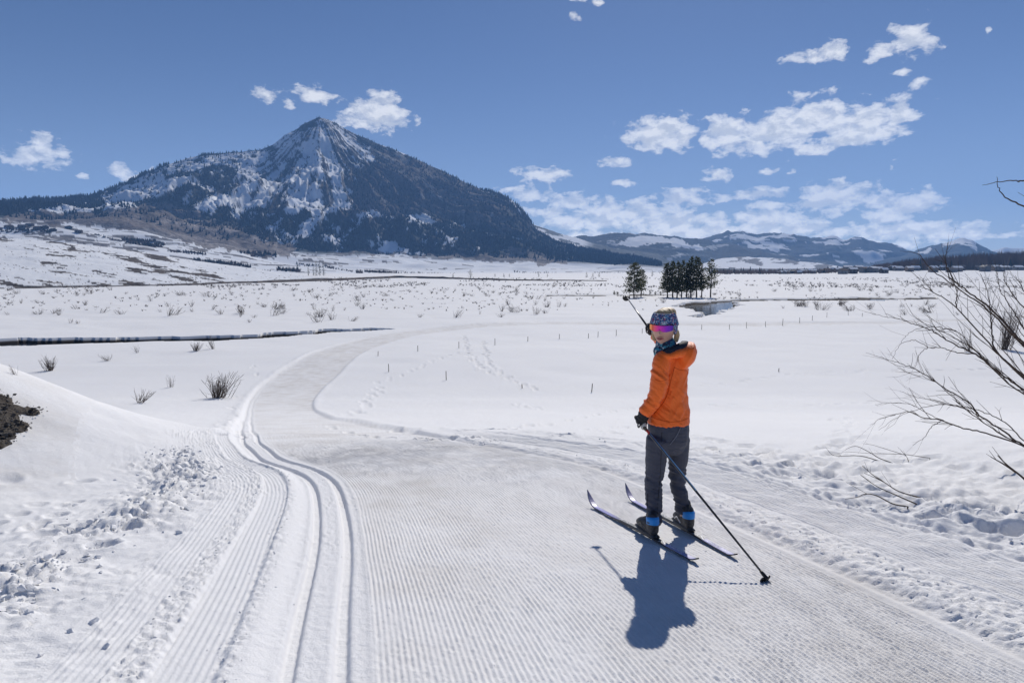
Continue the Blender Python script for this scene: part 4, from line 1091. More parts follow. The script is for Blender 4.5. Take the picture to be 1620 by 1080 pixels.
stick([[(1459, 790), (1422, 779), (1396, 763), (1367, 750)], [(1452, 800), (1413, 783), (1387, 771), (1361, 753)], [(1436, 803), (1413, 799), (1387, 786), (1369, 783), (1356, 788), (1337, 791)], [(1398, 764), (1380, 752), (1364, 738)]], 'clump of four dark twigs leaning left out of the snow bank by the trail', 33, .0068)
stick([[(1640, 782), (1620, 759), (1593, 737), (1578, 722)], [(1612, 752), (1590, 737), (1567, 724)]], 'thick broken forked willow branch jutting in at the right edge', 34, .013)

# ------------------------------------------------------------------ houses along the far edge of the valley
wall_m = [material('dark_timber_wall', (.060, .048, .042), .85, .1), material('grey_wall', (.16, .16, .165), .85, .1), material('tan_wall', (.22, .17, .125), .85, .1)]
roof_snow = material('snowy_roof', (.80, .82, .85), .8, .05); roof_dark = material('dark_roof', (.07, .07, .08), .7, .2); roof_brown = material('brown_roof', (.12, .085, .07), .8, .1)
win_m = material('dark_window', (.02, .025, .03), .15, .5); trim_m = material('pale_trim', (.55, .53, .50), .7, .1); brick_m = material('chimney_stone', (.20, .17, .15), .9, .05)
def house(loc, rz, w_, d_, h_, rh, wm, rm, label, group, seed):
    g = np.random.default_rng(seed); root = empty('house', loc, rz); tag(root, label, 'house', group)
    s = Soup()   # walls with gable ends
    x, y = w_ / 2, d_ / 2
    s.add([(-x,-y,-.6),(x,-y,-.6),(x,y,-.6),(-x,y,-.6),(-x,-y,h_),(x,-y,h_),(x,y,h_),(-x,y,h_),(-x,0,h_+rh),(x,0,h_+rh)],
          [(0,3,2,1),(0,1,5,4),(2,3,7,6),(3,0,4,8,7),(1,2,6,9,5)])
    s.build('wall', wm, root)
    r_ = Soup(); o_ = .5; tk = .32
    for sg in (-1, 1):
        e = y + o_; ze = h_ - rh * o_ / y
        a = [(-x-o_, sg*e, ze), (x+o_, sg*e, ze), (x+o_, 0, h_+rh), (-x-o_, 0, h_+rh)]
        b = [(p[0], p[1], p[2] + tk) for p in a]
        r_.add(a + b, [(0,1,2,3),(4,7,6,5),(0,4,5,1),(1,5,6,2),(2,6,7,3),(3,7,4,0)])
    ro = r_.build('roof', rm, root)
    if g.random() < .6:
        c = Soup(); c.box((x * g.uniform(-.5, .5), y * .3, h_ + rh + .3), (.8, .8, 1.8)); c.build('chimney', brick_m, ro)
    nwin = max(2, int(w_ / 3.2))
    for i in range(nwin):
        for zz in ([h_ * .35, h_ * .75] if h_ > 4.6 else [h_ * .55]):
            f = Soup(); xx = -x + w_ * (i + .5) / nwin; f.box((xx, -y - .05, zz), (1.5, .12, 1.35)); fo_ = f.build('window', trim_m, root)
            q_ = Soup(); q_.box((xx, -y - .12, zz), (1.2, .06, 1.05)); q_.build('pane', win_m, fo_)
    for zz in ([h_ * .5, h_ + rh * .35]):
        f = Soup(); f.box((-x - .05, 0, zz), (.12, 1.4, 1.2)); fo_ = f.build('window', trim_m, root); q_ = Soup(); q_.box((-x - .12, 0, zz), (.06, 1.1, .9)); q_.build('pane', win_m, fo_)
    dd = Soup(); dd.box((x * .1, -y - .04, 1.0), (1.1, .1, 2.1)); dd.build('door', wall_m[0], root)
    return root
gg = np.random.default_rng(77)
HX = []
for i in range(46):
    x = 1236 + i * 8.9 + gg.uniform(-3, 3); HX.append((x, gg.choice([0, 1, 2], p=[.45, .3, .25])))
HL = ['dark timber house', 'grey house', 'tan house']; RL = ['snow-covered roof', 'dark bare roof', 'brown roof']
for i, (x, y) in enumerate(HX):
    D = (905, 985, 1080)[y] + gg.uniform(-25, 25) if x > 1330 else 960 + gg.uniform(0, 120)
    d = pix_dir(x, 433); p = d / d[1] * D; p[2] = float(base_h(p[0], p[1])); k_ = D / 1080
    wi = int(gg.integers(0, 3)); rI = 0 if gg.random() < .72 else int(gg.integers(1, 3)); sc_ = 1.0 if x > 1330 else .7
    house((p[0], p[1], p[2]), gg.choice([0, .2, .35, -.4, 1.5]) + gg.normal(0, .1), gg.uniform(9, 14) * k_ * sc_, gg.uniform(8, 11) * k_ * sc_, gg.uniform(4.6, 7.4) * k_ * sc_, gg.uniform(1.9, 2.9) * k_ * sc_, wall_m[wi], (roof_snow, roof_dark, roof_brown)[rI],
          f'{HL[wi]} with {RL[rI]} in the far village row at right', 'houses of the far village', i)
# houses on the rise at the left, under the mountain
mt_px = px.reshape(nr + 6, len(q)); mt_py = py.reshape(nr + 6, len(q))
def on_mountain(x, y):
    c_ = int(np.argmin(np.abs(q - x))); col = mt_py[:nr, c_]; r_ = int(np.argmin(np.abs(col - y)))
    # nearest row from below that reaches this height
    k__ = np.nonzero(col <= y)[0]; r_ = int(k__[0]) if len(k__) else r_
    return np.array([XX[r_, c_], YY[r_, c_], hts[r_, c_]])
for i, (x, y, wd) in enumerate([(24, 362, 11), (45, 361, 12), (56, 358, 10), (68, 363, 10), (80, 364, 12), (92, 366, 9), (116, 363, 11), (6, 365, 10), (132, 369, 9), (236, 387, 9), (228, 383, 8), (255, 386, 8)]):
    p = on_mountain(x, y); k_ = p[1] / 1080
    house(tuple(p), gg.normal(0, .3), wd * k_, 7 * k_, 2.6 * k_, 1.7 * k_, wall_m[0], roof_dark if i % 3 else roof_brown, 'dark timber lodge on the rise below the left shoulder of the mountain', 'lodges on the rise', 200 + i)

# woods round the village, thickets and hedgerows: too many to count
brown_twig = material('bare_wood', (.19, .14, .11), .95, .03)
pts = []; hs = []
for _ in range(2600):
    x = rng.uniform(1380, 1720); top = np.interp(x, [1380, 1430, 1480, 1540, 1620, 1720], [10, 19, 26, 30, 34, 34]); y = 433.2 - rng.uniform(0, 1) * .0
    d = pix_dir(x, 433); D = rng.uniform(1010, 1400); p = d / d[1] * D; p[2] = float(base_h(p[0], p[1])); pts.append(p); hs.append(top * .95 * D / 1080 * rng.uniform(.45, 1.05))
for _ in range(900):
    x = rng.uniform(1130, 1400); d = pix_dir(x, 433); D = rng.uniform(950, 1250); p = d / d[1] * D; p[2] = float(base_h(p[0], p[1])); pts.append(p); hs.append(rng.uniform(3, 8) * D / 1080)
pts = np.array(pts); hs = np.array(hs)
fans('bare_woods', pts, hs, hs * .30, brown_twig, 11, 9)
pts = []; hs = []
for _ in range(190):
    x = rng.uniform(1120, 1700); d = pix_dir(x, 433); D = rng.uniform(960, 1350); p = d / d[1] * D; p[2] = float(base_h(p[0], p[1])); pts.append(p); hs.append(rng.uniform(5, 14) * D / 1080 * (1.4 if x > 1420 else .75))
hs = np.array(hs); o = cones('village_conifers', np.array(pts), hs, hs * .21, conif); o['kind'] = 'stuff'
pts = []; hs = []
def thick(x0, x1, y0, y1, m, h0, h1):
    for _ in range(m):
        x = rng.uniform(x0, x1); y = y0 + (y1 - y0) * (x - x0) / (x1 - x0) + rng.normal(0, .5); p = on_mountain(x, y); pts.append(p); hs.append(rng.uniform(h0, h1) * p[1] / 1080)
for a in [(566, 575, 432, 434, 26, 4, 9), (578, 636, 430, 434, 130, 2.5, 6), (640, 680, 433, 434, 70, 2, 4), (676, 720, 434, 435, 50, 2, 4), (395, 430, 428, 430, 30, 2, 4), (365, 390, 430, 432, 60, 4, 9), (440, 475, 428, 430, 60, 4, 9), (300, 385, 412, 420, 160, 3, 7), (330, 400, 415, 424, 120, 3, 7),
          (400, 418, 406, 407, 40, 3, 6), (470, 530, 420, 424, 60, 2, 5), (200, 265, 380, 388, 180, 3, 7), (205, 262, 384, 392, 140, 3, 7), (270, 330, 398, 404, 90, 3, 6), (380, 440, 400, 406, 60, 4, 8), (20, 90, 364, 368, 120, 3, 6), (0, 60, 368, 370, 60, 3, 5), (155, 200, 372, 384, 60, 2, 4), (520, 560, 424, 430, 40, 2, 4), (810, 880, 431, 433, 30, 2, 4), (940, 1000, 432, 433, 30, 2, 4)]:
    thick(*a)
pts = np.array(pts); hs = np.array(hs); sel = rng.random(len(pts)) < .35
o = cones('far_thicket', pts[sel], hs[sel], hs[sel] * .25, conif); o['kind'] = 'stuff'
fans('far_brush', pts[~sel], hs[~sel] * .8, hs[~sel] * .6, brown_twig, 8, 11)
# bare embankment of the valley road
bank_m = material('bare_embankment', (.105, .088, .078), .95, .03, noise=(.12, (.16, .14, .125), 4))
bl = catmull(np.array([(150, 452.5), (230, 450.5), (330, 448), (430, 446), (540, 442.5), (625, 438.8), (700, 440), (760, 441.5), (830, 443), (960, 443.5)]), 14)
vs = []; m = len(bl)
for i, (x, y) in enumerate(bl):
    th_px = 3.6 * math.sin(math.pi * (i + .5) / m) ** .5 * (.7 + .5 * float(vnoise(np.array([i * .31]), np.array([.5]), 3)[0]))
    p = at(x, y + 1, r0=150); k_ = p[1] / 1080; hgt = th_px * k_ * .9
    dn = np.array([p[0], p[1]]) / math.hypot(p[0], p[1])
    for (dd, zz) in ((0, -.3), (2.5, hgt * .8), (6, hgt), (14, hgt * .9), (20, -.4)): vs.append((p[0] + dn[0] * dd, p[1] + dn[1] * dd, p[2] + zz + rng.normal(0, .05)))
emb = mesh_np('road_embankment', vs, grid_quads(m, 5), mat=bank_m, smooth=False); emb['kind'] = 'structure'

# ------------------------------------------------------------------ the skier
def remesh(name, parts, voxel, mat, parent, smooth=6, disp=None, mats=None):
    """joins closed shells into one continuous skin"""
    s = Soup()
    for v, f in parts: s.add(v, f)
    tmp = s.build('tmp_' + name, None)
    md = tmp.modifiers.new('r', 'REMESH'); md.mode = 'VOXEL'; md.voxel_size = voxel; md.use_smooth_shade = True
    if smooth:
        sm = tmp.modifiers.new('s', 'SMOOTH'); sm.factor = .5; sm.iterations = smooth
    dg = bpy.context.evaluated_depsgraph_get(); ev = tmp.evaluated_get(dg); me = bpy.data.meshes.new_from_object(ev)
    me.name = name; bpy.data.objects.remove(tmp)
    co = np.empty(len(me.vertices) * 3); me.vertices.foreach_get('co', co); co = co.reshape(-1, 3)
    if disp:
        no = np.empty(len(me.vertices) * 3); me.vertices.foreach_get('normal', no); no = no.reshape(-1, 3)
        co = co + no * disp(co)[:, None]
    base = np.array(parent.location) if parent is not None else np.zeros(3)
    me.vertices.foreach_set('co', (co - base).ravel()); me.polygons.foreach_set('use_smooth', np.ones(len(me.polygons), bool))
    me.materials.clear(); me.materials.append(mat); me.update()
    return obj(name, me, parent)

def loft(cs, ru, rv, uax, k=18, sub=5):
    """closed elliptical limb: centres, half widths along uax and across it"""
    cs = np.array(cs, float); n_ = len(cs)
    ru = np.array(ru, float); rv = np.array(rv, float)
    a = catmull(np.c_[cs, ru, rv], sub); c = a[:, :3]; ru = a[:, 3]; rv = a[:, 4]
    t = np.gradient(c, axis=0); t /= np.linalg.norm(t, axis=1)[:, None]
    V = []; uax = np.array(uax, float)
    m = len(c); ang = np.arange(k) * 2 * math.pi / k
    # rounded ends
    rings = []
    for i in range(m):
        u = uax - t[i] * np.dot(uax, t[i]); u /= np.linalg.norm(u); w_ = np.cross(t[i], u)
        rings.append((c[i], u * ru[i], w_ * rv[i]))
    c0, u0, w0 = rings[0]; c1, u1, w1 = rings[-1]
    st = [(c0 - t[0] * min(ru[0], rv[0]) * .45, u0 * .5, w0 * .5), (c0 - t[0] * min(ru[0], rv[0]) * .25, u0 * .85, w0 * .85)]
    en = [(c1 + t[-1] * min(ru[-1], rv[-1]) * .25, u1 * .85, w1 * .85), (c1 + t[-1] * min(ru[-1], rv[-1]) * .45, u1 * .5, w1 * .5)]
    rings = st + rings + en
    for cc, u, w_ in rings: V.append(cc + np.cos(ang)[:, None] * u + np.sin(ang)[:, None] * w_)
    f = []; M = len(rings)
    for i in range(M - 1):
        for j in range(k): f.append((i*k + j, i*k + (j+1) % k, (i+1)*k + (j+1) % k, (i+1)*k + j))
    f.append(tuple(range(k - 1, -1, -1))); f.append(tuple((M-1)*k + j for j in range(k)))
    return np.vstack(V), f

def ellip(c, ax, r, nu=20, nv=14):
    """ellipsoid with axes ax (3 rows) and radii r"""
    ax = np.array(ax, float); vs = [c - ax[2] * r[2]]
    for i in range(1, nv):
        p = -math.pi / 2 + math.pi * i / nv
        for j in range(nu):
            a = 2 * math.pi * j / nu
            vs.append(c + ax[0] * r[0] * math.cos(p) * math.cos(a) + ax[1] * r[1] * math.cos(p) * math.sin(a) + ax[2] * r[2] * math.sin(p))
    vs.append(c + ax[2] * r[2]); f = []
    for j in range(nu): f.append((0, 1 + (j+1) % nu, 1 + j))
    for i in range(nv - 2):
        for j in range(nu): f.append((1 + i*nu + j, 1 + i*nu + (j+1) % nu, 1 + (i+1)*nu + (j+1) % nu, 1 + (i+1)*nu + j))
    e = len(vs) - 1
    for j in range(nu): f.append((e, 1 + (nv-2)*nu + j, 1 + (nv-2)*nu + (j+1) % nu))
    return np.array(vs), f

def bed(X, Y): return float(base_h(X, Y)) - .05 + .0082
def on_bed(px_, py_):
    p = at(px_, py_, dz=-.042); return np.array([p[0], p[1], bed(p[0], p[1])])
LS = [on_bed(929, 797), on_bed(1103, 891)]; RS = [on_bed(989, 787), on_bed(1164, 884)]
footL = on_bed(1026, 849); footR = on_bed(1083, 839)
Y0 = .5 * (footL[1] + footR[1])
K = Y0 / 1080.0
def P(x, y, dy=0.0):
    d = pix_dir(x, y); return d / d[1] * (Y0 + dy)
RX, UPV, AW = np.array([1., 0, 0]), np.array([0, 0, 1.]), np.array([0, 1., 0])

skier = empty('person', tuple(.5 * (footL + footR)))
tag(skier, 'skier in orange hooded jacket and dark trousers looking back over one shoulder', 'person')
skin = material('skin', (.56, .33, .25), .5, .35); hair_m = material('blond_hair', (.62, .45, .25), .55, .4, noise=(160, (.42, .28, .14), 3), bump=(180, .6, .004))
jac = bpy.data.materials.new('orange_jacket'); jac.use_nodes = True
n = NT(jac.node_tree); pb = jac.node_tree.nodes['Principled BSDF']
tc_ = n.new('ShaderNodeTexCoord').outputs['Object']
n.l.new(n.mix(n.noise(tc_, 5, 3), (.90, .145, .014), (.95, .172, .02)), pb.inputs['Base Color'])
pb.inputs['Roughness'].default_value = .55; pb.inputs['Specular IOR Level'].default_value = .3; pb.inputs['Sheen Weight'].default_value = .15
mp = n.new('ShaderNodeMapping'); n.l.new(tc_, mp.inputs['Vector']); mp.inputs['Scale'].default_value = (1, 1, 1); mp.inputs['Rotation'].default_value = (0, .6, 0)
bp = n.new('ShaderNodeBump'); bp.inputs['Strength'].default_value = .5; bp.inputs['Distance'].default_value = .012
n.l.new(n.noise(n.vmath('MULTIPLY', mp.outputs[0], (30, 12, 9)), 1.0, 3, .5, 1.2), bp.inputs['Height']); n.l.new(bp.outputs[0], pb.inputs['Normal'])
trou = bpy.data.materials.new('slate_trousers'); trou.use_nodes = True
n = NT(trou.node_tree); pb = trou.node_tree.nodes['Principled BSDF']
tc_ = n.new('ShaderNodeTexCoord').outputs['Object']
n.l.new(n.mix(n.noise(tc_, 7, 3), (.037, .041, .062), (.064, .070, .098)), pb.inputs['Base Color']); pb.inputs['Roughness'].default_value = .6; pb.inputs['Specular IOR Level'].default_value = .35
bp = n.new('ShaderNodeBump'); bp.inputs['Strength'].default_value = .55; bp.inputs['Distance'].default_value = .012
n.l.new(n.noise(n.vmath('MULTIPLY', tc_, (14, 14, 34)), 1.0, 3, .5, 1.0), bp.inputs['Height']); n.l.new(bp.outputs[0], pb.inputs['Normal'])
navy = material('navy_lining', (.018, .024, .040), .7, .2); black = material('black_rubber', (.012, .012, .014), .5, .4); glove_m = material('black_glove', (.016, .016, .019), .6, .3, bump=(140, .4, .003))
palm_m = material('pale_palm', (.52, .50, .46), .7, .2); blue_m = material('bright_blue', (.02, .26, .70), .45, .4); white_m = material('white_print', (.80, .80, .82), .5, .3); boot_m = material('boot_fabric', (.022, .022, .025), .5, .4, noise=(60, (.05, .05, .055), 2))
lace_m = material('boot_mesh', (.10, .10, .105), .6, .3)
def pattern(name, cols, scale, seed):
    m = bpy.data.materials.new(name); m.use_nodes = True; n = NT(m.node_tree); p = m.node_tree.nodes['Principled BSDF']
    v = n.new('ShaderNodeTexVoronoi'); v.inputs['Scale'].default_value = scale; t = n.new('ShaderNodeTexCoord'); n.l.new(n.vmath('ADD', t.outputs['Object'], (seed, 0, 0)), v.inputs['Vector'])
    r = n.new('ShaderNodeValToRGB'); r.color_ramp.interpolation = 'CONSTANT'
    sp_ = n.new('ShaderNodeSeparateXYZ'); n.l.new(v.outputs['Color'], sp_.inputs[0]); n.l.new(sp_.outputs[0], r.inputs[0])
    e = r.color_ramp.elements
    while len(e) < len(cols): e.new(.5)
    for i, c_ in enumerate(cols): e[i].position = i / len(cols); e[i].color = (*c_, 1)
    n.l.new(r.outputs[0], p.inputs['Base Color']); p.inputs['Roughness'].default_value = .75; p.inputs['Specular IOR Level'].default_value = .2
    return m
band_m = pattern('headband_print', [(.03, .05, .18), (.05, .12, .28), (.50, .54, .60), (.03, .06, .20), (.32, .07, .12), (.10, .26, .42), (.02, .03, .09), (.30, .36, .46)], 135, 0)
gait_m = pattern('gaiter_print', [(.02, .03, .06), (.05, .22, .30), (.45, .52, .52), (.02, .04, .08), (.10, .30, .36), (.03, .05, .12)], 70, 3)

def wr(co, sc, amp, seed): return amp * (fbm(co[:, 0] * sc[0] + co[:, 1] * sc[1], co[:, 2] * sc[2], 3, seed) )
def to_skier(s_): s_.v = [v - np.array(skier.location) for v in s_.v]; return s_
# trousers
def leg(hip, knee, ank, r0, rk, ra):
    hip, knee, ank = map(np.array, (hip, knee, ank)); m1 = (hip * .55 + knee * .45); m2 = knee * .5 + ank * .5
    return loft([hip, m1, knee, m2, ank], [r0, r0 * .90, rk, rk * .96, ra], [r0 * 1.12, r0 * 1.0, rk * 1.12, rk * 1.08, ra * 1.1], RX)
hL, kL, aL = P(1041, 694, -.02), P(1034, 762, .0), P(1032, 822, 0.0) + np.array([0, footL[1] - Y0, 0]) * .8
hR, kR, aR = P(1074, 694, .06), P(1071.5, 758, .10), P(1085, 812, 0) + np.array([0, footR[1] - Y0, 0]) * .8
hips = loft([P(1058, 655, .02), P(1057.5, 676, .02), P(1057, 696, .03), P(1056, 708, .03)], [31 * K, 33.5 * K, 32.5 * K, 27 * K], [.115, .125, .13, .11], RX)
tparts = [hips, leg(hL, kL, aL, 19 * K, 13.6 * K, 12.0 * K), leg(hR, kR, aR, 18 * K, 13.0 * K, 12.6 * K)]
def fold_t(co):
    lowk = np.exp(-((co[:, 2] - kL[2]) / .10) ** 2) + .8 * np.exp(-((co[:, 2] - aL[2] - .06) / .09) ** 2) + .35
    return lowk * .011 * (ridged(co[:, 0] * 7 + co[:, 1] * 5, co[:, 2] * 26 + co[:, 0] * 9, 3, 11) - .6) * 2
trs = remesh('trousers', tparts, .006, trou, skier, 5, fold_t)
# light seam piping on the seat and ankle zips
s = Soup(); s.tube(catmull(np.array([P(1077, 676, -.098), P(1070, 690, -.108), P(1060, 703, -.105)]), 6), .0022, 5); to_skier(s).build('seam', material('grey_seam', (.20, .21, .25), .6), trs, True)
s = Soup(); s.tube(catmull(np.array([P(1091, 792, aR[1] - Y0 - .055), P(1094, 806, aR[1] - Y0 - .05), P(1094, 818, aR[1] - Y0 - .05)]), 5), .0028, 5); s.tube(catmull(np.array([P(1024, 780, -.066), P(1024, 800, -.062), P(1025, 818, -.058)]), 5), .0024, 5); to_skier(s).build('ankle_zip', black, trs, True)

# body: one continuous skin under the clothes, with the head turned back towards the path behind
HC = P(1050.5, 517, .0)
fwd = np.array([-.44, -.89, -.12]); fwd /= np.linalg.norm(fwd)
upv = np.array([.06, .06, 1.0]); upv -= fwd * np.dot(upv, fwd); upv /= np.linalg.norm(upv); lat = np.cross(fwd, upv)   # lat: to picture left
HS = .117
def head_shell():
    v, f = ellip(np.zeros(3), np.eye(3), (1, 1, 1), 44, 34)
    x, y, z = v[:, 0].copy(), v[:, 1].copy(), v[:, 2].copy()      # x forward, y lateral, z up (unit)
    X_ = x * .92; Y_ = y * .68; Z_ = z * 1.12
    lo = sstep(-z, .05, 1.0); Y_ *= 1 - .13 * lo; X_ = np.where(x > 0, X_ * (1 - .12 * lo) + .10 * lo * sstep(-z, .4, .85), X_ * (1 - .45 * lo))
    fr = sstep(x, .45, .95); X_ -= .06 * fr * np.exp(-((z - .12) / .16) ** 2) * (1 - np.exp(-(y / .10) ** 2))          # eye line
    X_ += .34 * np.exp(-(y / .12) ** 2) * np.exp(-((z + .21) / .15) ** 2) * fr + .10 * np.exp(-(y / .10) ** 2) * np.exp(-((z - .04) / .12) ** 2) * fr   # nose
    X_ += .05 * np.exp(-(y / .22) ** 2) * np.exp(-((z + .50) / .07) ** 2) * fr - .04 * np.exp(-(y / .20) ** 2) * np.exp(-((z + .565) / .03) ** 2) * fr + .06 * np.exp(-(y / .2) ** 2) * np.exp(-((z + .63) / .06) ** 2) * fr   # lips
    X_ += .09 * np.exp(-(y / .20) ** 2) * np.exp(-((z + .88) / .10) ** 2) * sstep(x, .1, .5)                           # chin
    Y_ += np.sign(y) * .05 * np.exp(-((z + .18) / .2) ** 2) * np.exp(-((x - .55) / .25) ** 2)                        # cheeks
    L = np.stack([X_, Y_, Z_], 1) * HS
    return HC + L[:, :1] * fwd + L[:, 1:2] * lat + L[:, 2:] * upv, f
def hp(x, y, z): return HC + (x * fwd + y * lat + z * upv) * HS
neck_b = P(1060, 556, .02)
shL, shR = P(1047, 569, -.055), P(1077, 566, .10)
elL, wrL = P(1040, 622, -.10), P(1020, 652, -.06)
handL = P(1013, 668, -.03)
elR, wrR = P(1064, 556, .38), P(1036, 530, .62); handR = P(1026, 519, .68)
torso_c = [P(1058, 672, .02), P(1061, 640, .02), P(1061, 605, .02), P(1061, 578, .02), P(1060, 560, .02)]
bparts = [head_shell(), loft([hp(-.15, 0, -.55), neck_b, P(1060, 572, .02)], [.052, .055, .07], [.055, .058, .07], RX),
          loft(torso_c, [.105, .09, .095, .10, .07], [.08, .075, .08, .08, .055], RX),
          loft([shL, elL, wrL, P(1016, 660, -.05)], [.045, .038, .027, .026], [.045, .038, .027, .03], AW), loft([shR, elR, wrR, P(1028, 522, .65)], [.045, .038, .027, .026], [.045, .038, .027, .03], UPV),
          loft([P(1055, 686, .02), hL, kL, aL, footL + np.array([0, .02, .07])], [.07, .055, .042, .033, .033], [.07, .06, .042, .033, .033], RX),
          loft([P(1060, 686, .02), hR, kR, aR, footR + np.array([0, .02, .07])], [.07, .055, .042, .033, .033], [.07, .06, .042, .033, .033], RX)]
body = remesh('body', bparts, .0048, skin, skier, 2)
s = Soup(); s.add(*ellip(hp(.875, .03, -.565), np.array([fwd, lat, upv]), (.010, .020, .0055))); to_skier(s).build('mouth', material('mouth', (.16, .045, .045), .4, .4), body, True)
s = Soup(); s.tube(catmull(np.array([hp(.86, -.20, -.55), hp(.935, -.08, -.50), hp(.94, .03, -.515), hp(.935, .12, -.50), hp(.85, .24, -.55)]), 5), .0036, 6); s.tube(catmull(np.array([hp(.86, -.18, -.58), hp(.935, .02, -.645), hp(.85, .22, -.58)]), 5), .0042, 6); to_skier(s).build('lips', material('lips', (.50, .20, .18), .4, .4), body, True)
s = Soup(); s.tube(catmull(np.array([hp(.875, -.13, -.545), hp(.915, .03, -.54), hp(.87, .17, -.545)]), 4), .0028, 5); to_skier(s).build('teeth', material('teeth', (.75, .72, .66), .3, .5), body, True)

# hair, headband, sunglasses, gaiter
hparts = [ellip(hp(-.17, 0, .45), np.array([fwd, lat, upv]), (.102, .083, .086)), ellip(hp(-.50, 0, .22), np.array([fwd, lat, upv]), (.075, .080, .100)), ellip(hp(-.38, -.12, .80), np.array([fwd, lat, upv]), (.072, .062, .042))]
hair = remesh('hair', hparts, .005, hair_m, skier, 4, lambda co: .003 * fbm(co[:, 0] * 60 + co[:, 1] * 40, co[:, 2] * 30, 3, 21))
s = Soup()
for i, (sx, sy) in enumerate([(-.30, -.66), (-.32, .62)]):
    cur = catmull(np.array([hp(sx, sy, -.25), hp(sx - .02, sy * 1.12, -.50), hp(sx + .02, sy * 1.10, -.74), hp(sx + .05, sy * 1.02, -.94)]), 7)
    for q_ in range(3):
        a = np.arange(len(cur)) * .8 + q_ * 2.09; s.tube(cur + .011 * (np.cos(a)[:, None] * lat + np.sin(a)[:, None] * fwd), np.linspace(.013, .008, len(cur)), 6)
to_skier(s).build('braid', hair_m, hair, True)
def ring_surface(zs, rfun, k=48, th=.004, arc=(0, 2 * math.pi), name='band', mat=None, parent=None):
    vs = []; ang = np.linspace(arc[0], arc[1], k, endpoint=abs(arc[1] - arc[0]) < 6.2)
    for off in (0, th):
        for z in zs:
            for a in ang: vs.append(rfun(a, z, off))
    vs = np.array(vs); k2 = len(ang); m = len(zs); f = []
    closed = abs(arc[1] - arc[0]) > 6.2; kk = k2 if closed else k2 - 1
    for o in (0, 1):
        for i in range(m - 1):
            for j in range(kk):
                a, b = i*k2 + j, i*k2 + (j+1) % k2; q_ = (a, b, b + k2, a + k2); q_ = tuple(x + o*m*k2 for x in q_); f.append(q_ if o else q_[::-1])
    for i in (0, m - 1):
        for j in range(kk): a, b = i*k2 + j, i*k2 + (j+1) % k2; f.append((a, b, b + m*k2, a + m*k2))
    if not closed:
        for j in (0, k2 - 1):
            for i in range(m - 1): a = i*k2 + j; f.append((a, a + k2, a + k2 + m*k2, a + m*k2))
    s = Soup(); s.add(vs - np.array(parent.location), f); return s.build(name, mat, parent, True)
def band_r(a, z, off):
    zc = z - .10 * math.cos(a) * 0 - (.30 * sstep(-math.cos(a), -.3, 1.0)) * .5
    sh = 1.0 + .05 * math.sin(z * 9) * .3
    dome = math.sqrt(max(.05, 1 - max(0, z - .12) ** 2 * .80)); r1 = 1.0 * dome * sh; r2 = .79 * dome * sh
    return hp(math.cos(a) * r1 - .03, math.sin(a) * r2, zc) + (math.cos(a) * fwd + math.sin(a) * lat) * (off + .004)
ring_surface(np.linspace(.18, .94, 11), band_r, 48, .006, name='headband', mat=band_m, parent=skier)
s = Soup()   # ear flaps of the band
for sg in (-1, 1):
    s.add(*ellip(hp(-.06, sg * .70, .02), np.array([fwd, lat, upv]), (.036, .016, .055)))
s.v = [v - np.array(skier.location) for v in s.v]; s.build('ear_flap', band_m, bpy.data.objects['headband'], True).location = (0, 0, 0)
lens = bpy.data.materials.new('mirror_lens'); lens.use_nodes = True
n = NT(lens.node_tree); pb = lens.node_tree.nodes['Principled BSDF']
fa = n.new('ShaderNodeAttribute', attribute_name='across').outputs['Fac']
r = n.new('ShaderNodeValToRGB'); e = r.color_ramp.elements; e.new(.25); e.new(.5); e.new(.8)
for i, (p_, c_) in enumerate([(0, (.95, .42, .02)), (.22, (.90, .15, .10)), (.45, (.60, .03, .32)), (.75, (.22, .02, .50)), (1, (.05, .02, .30))]): e[i].position = p_; e[i].color = (*c_, 1)
n.l.new(fa, r.inputs[0]); n.l.new(r.outputs[0], pb.inputs['Base Color']); pb.inputs['Metallic'].default_value = .55; pb.inputs['Roughness'].default_value = .18
glasses = empty('sunglasses'); glasses.parent = skier
zs = np.linspace(-.12, .30, 7); angs = np.linspace(-1.02, 1.02, 33); vs = []; ac = []
for off in (0, .0025):
    for z in zs:
        for a in angs:
            cut = .10 * math.exp(-(a / .16) ** 2) * (1 if z < .0 else 0); zz = z * (1 - .25 * (abs(a) / 1.02) ** 3) + .06 * (abs(a) / 1.02) ** 2 + cut
            vs.append(hp(.16 + math.cos(a) * .90, math.sin(a) * .84, zz) + (math.cos(a) * fwd + math.sin(a) * lat) * off); ac.append(.5 - .5 * a / 1.02)
vs = np.array(vs) - np.array(skier.location); qd = grid_quads(7, 33); allq = np.vstack([qd[:, ::-1], qd + 7 * 33])
lo_ = mesh_np('lens', vs, allq, mat=lens, attrs={'across': np.array(ac)}, parent=glasses)
s = Soup(); s.tube([hp(.16 + math.cos(a) * .905, math.sin(a) * .85, .30 * (1 - .25 * (abs(a) / 1.02) ** 3) + .06 * (abs(a) / 1.02) ** 2) - np.array(skier.location) for a in angs], .0032, 6)
for sg in (-1, 1): s.tube([hp(.16 + math.cos(1.02) * .9, sg * math.sin(1.02) * .85, .27) - np.array(skier.location), hp(.1, sg * .80, .24) - np.array(skier.location), hp(-.1, sg * .79, .20) - np.array(skier.location)], .0035, 6)
s.build('frame', black, glasses, True)
gp = [loft([hp(-.25, 0, -.98), P(1054, 551, .0), P(1055, 562, .005)], [.068, .084, .092], [.068, .080, .085], RX), ellip(P(1042, 556, -.03), np.eye(3), (.040, .05, .048))]
remesh('neck_gaiter', gp, .006, gait_m, skier, 3, lambda co: .006 * (ridged(co[:, 0] * 14, co[:, 2] * 34, 2, 31) - .6))

